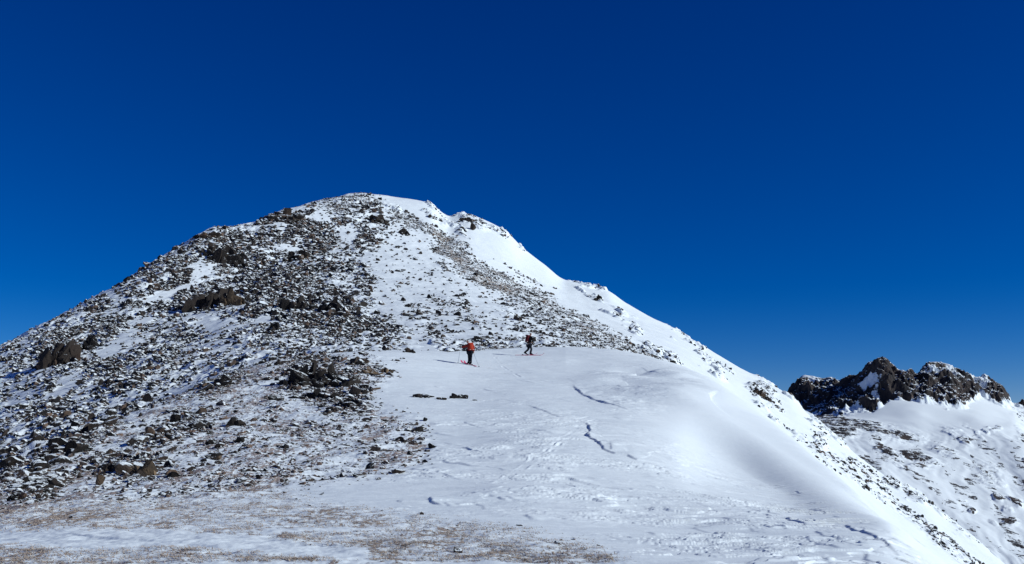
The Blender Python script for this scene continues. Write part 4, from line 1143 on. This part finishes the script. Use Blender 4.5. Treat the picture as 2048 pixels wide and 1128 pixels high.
def backpack(origin, c, back, upv, w, h, dpt, mat, label):
    """c: centre on the back, relative to origin; back: outward direction"""
    root = empty('backpack', tuple(np.array(origin) + c), label, 'backpack')
    b = np.array(back, float); b /= np.linalg.norm(b); u = np.array(upv, float); u -= b * (u @ b); u /= np.linalg.norm(u); s = np.cross(u, b)
    def pt(x, z, y): return s * x + u * z + b * y
    rows = [(-.5, .75, .75), (-.46, .95, .95), (-.2, 1.0, 1.1), (.1, 1.0, 1.05), (.35, .92, .95), (.47, .78, .8), (.5, .55, .6)]
    V, Fc = [], []; n = 12
    for z, ww, dd in rows:
        for i in range(n):
            a = 2 * math.pi * i / n
            ca, sa = math.cos(a), math.sin(a)
            x = math.copysign(abs(ca) ** .6, ca) * w / 2 * ww; y = math.copysign(abs(sa) ** .6, sa) * dpt / 2 * dd
            V.append(pt(x, z * h, y))
    for r in range(len(rows) - 1):
        for i in range(n):
            Fc.append((r * n + i, r * n + (i + 1) % n, (r + 1) * n + (i + 1) % n, (r + 1) * n + i))
    Fc.append(tuple(range(n))[::-1]); e = n * (len(rows) - 1); Fc.append(tuple(range(e, e + n)))
    mesh_obj('pack_body', V, Fc, mat, root, True)
    lid = [(pt(x * w * .46, h * .40 + z, y * dpt * .6)) for z in (0, .09) for x, y in ((-1, -1), (1, -1), (1, .9), (-1, .9))]
    mesh_obj('lid', lid, [(3, 2, 1, 0), (4, 5, 6, 7), (0, 1, 5, 4), (1, 2, 6, 5), (2, 3, 7, 6), (3, 0, 4, 7)], mat, root)
    for q in (-1, 1):
        p = [tube_data(pt(q * w * .28, h * .42, -dpt * .3), pt(q * w * .32, h * .36, -dpt * .5 - .22), .02, .02), tube_data(pt(q * w * .32, h * .36, -dpt * .5 - .22), pt(q * w * .36, -h * .3, -dpt * .5 - .17), .02, .016)]
        mesh_obj('strap', *join(p), M_BLACK, root)
    bl = tube_data(pt(-w * .45, -h * .40, dpt * .35), pt(w * .5, -h * .40, dpt * .35), .025, .025)
    mesh_obj('hip_belt', *bl, M_GREY, root)

# --- nearer skier: orange jacket, heading away to the upper left
def at_foot(px, py):
    x, y = base_xy(px, py)
    return np.array([x, y, height(x, y)])
f1 = at_foot(939.5, 728.5)
k1 = f1[1] / F
def J1(cx, cy, dy=0.0):
    """joint from the close crop of the photo (14.1 crop pixels per photo pixel), dy metres away"""
    return np.array([(890 + cx / 14.1 - 939.5) * k1, dy, (728.5 - 665 - cy / 14.1) * k1])
head_dir = (-.55, .8, -.1)
hdg1 = math.atan2(.87, -.55)
j = dict(pelvis=J1(700, 520, .02), waist=J1(705, 450, .05), chest=J1(695, 350, .10), neck0=J1(660, 290, .14), neck=J1(645, 270, .16), head=J1(628, 237, .18), crown=J1(626, 215, .18),
         shl=J1(618, 325, .16), ell=J1(535, 372, .30), wrl=J1(455, 370, .42), shr=J1(768, 312, .06), elr=J1(812, 420, -.02), wrr=J1(806, 520, .08),
         hipl=J1(672, 530, .06), knl=J1(678, 700, .16), anl=J1(682, 848, .10), hipr=J1(735, 535, -.02), knr=J1(728, 700, .04), anr=J1(706, 868, -.06))
sk = np.array([math.cos(hdg1), math.sin(hdg1), 0])
fl = f1 + np.array([-.10, .10, 0]); fr_ = f1 + np.array([.05, -.10, 0])
for a, t, ft in (('anl', 'tol', fl), ('anr', 'tor', fr_)):
    g = height(ft[0], ft[1]) - f1[2]
    j[a] = np.array([ft[0] - f1[0], ft[1] - f1[1], g + .14]) - sk * .06
    j[t] = np.array([ft[0] - f1[0], ft[1] - f1[1], 0]) + sk * .12
    j[t][2] = height(f1[0] + j[t][0], f1[1] + j[t][1]) - f1[2] + .085
p1, gr = make_person(f1, j, 'person in an orange jacket ski touring with poles, seen from behind, reaching left', M_ORANGE, M_HAT_R, M_NAVY, head_dir, {'l': (-.2, .3, -1), 'r': (-.5, .6, .1)})
make_ski(fl, hdg1, 'pink ski under the left foot of the orange-jacketed skier', .98, .74)
make_ski(fr_, hdg1 - .03, 'pink ski under the right foot of the orange-jacketed skier', .90, .82)
backpack(f1, J1(735, 395, -.06), (.45, -.9, .15), (-.12, .12, 1), .31, .46, .2, M_PACK_O, 'orange backpack worn by the orange-jacketed skier')
gl = f1 + gr['l']; x_, y_ = f1[0] + J1(360, 800)[0], f1[1] + .25
make_pole(gl + np.array([.02, 0, .11]), (x_, y_, height(x_, y_)), 'thin pole planted left of the orange-jacketed skier')
gr_ = f1 + gr['r']; x_, y_ = base_xy(890 + 962 / 14.1, 665 + 968 / 14.1); y_ = max(y_, f1[1] - .9)
x_ = (890 + 962 / 14.1 - 1024) / F * y_
make_pole(gr_ + np.array([-.03, .03, .10]), (x_, y_, height(x_, y_)), 'thin pole trailing right of the orange-jacketed skier')

# --- farther skier: black jacket, striding to the right
f2 = at_foot(1061, 710.3)
k2 = f2[1] / F
def J2(cx, cy, dy=0.0):
    return np.array([(1020 + cx / 16.1 - 1061) * k2, dy, (710.3 - 650 - cy / 16.1) * k2])
hdg2 = math.atan2(.22, 1.0)
sk = np.array([math.cos(hdg2), math.sin(hdg2), 0])
j = dict(pelvis=J2(615, 615, 0), waist=J2(618, 540, .02), chest=J2(628, 420, .04), neck0=J2(652, 335, .05), neck=J2(660, 315, .06), head=J2(668, 275, .07), crown=J2(667, 252, .07),
         shl=J2(610, 370, .18), ell=J2(640, 470, .24), wrl=J2(700, 540, .26), shr=J2(690, 385, -.12), elr=J2(735, 475, -.16), wrr=J2(722, 560, -.12),
         hipl=J2(600, 640, .08), knl=J2(592, 775, .10), anl=J2(490, 895, .10), hipr=J2(640, 640, -.08), knr=J2(690, 765, -.06), anr=J2(682, 915, -.08))
fb = np.array([f2[0] + J2(500, 960)[0], f2[1] + .10, 0]); fb[2] = height(fb[0], fb[1])
ff = np.array([f2[0] + J2(685, 960)[0], f2[1] - .08, 0]); ff[2] = height(ff[0], ff[1])
for a, t, ft, lf in (('anl', 'tol', fb, .21), ('anr', 'tor', ff, .14)):
    g = ft[2] - f2[2]
    j[a] = np.array([ft[0] - f2[0], ft[1] - f2[1], g + lf]) - sk * .07
    j[t] = np.array([ft[0] - f2[0], ft[1] - f2[1], g + .085]) + sk * .12
p2, gr = make_person(f2, j, 'person in a black jacket and dark hat striding right on skis', M_BLACK, M_BLACK, M_NAVY, (.7, .65, -.12), {'l': (.3, .1, 1), 'r': (.6, .1, .3)})
make_ski(fb, hdg2, 'pink ski under the rear foot of the black-jacketed skier', .90, .80)
make_ski(ff, hdg2 + .04, 'pink ski with raised tip under the front foot of the black-jacketed skier', .98, .74)
backpack(f2, J2(560, 435, -.03), (-.75, -.65, .1), (.28, .05, 1), .30, .50, .22, M_MAROON, 'maroon backpack worn by the black-jacketed skier')
gq = f2 + gr['r']; x_, y_ = gq[0] - .25, gq[1] - .15
make_pole(gq + np.array([.05, 0, .12]), (x_ - .1, y_, height(x_ - .1, y_)), 'thin pole beside the black-jacketed skier')
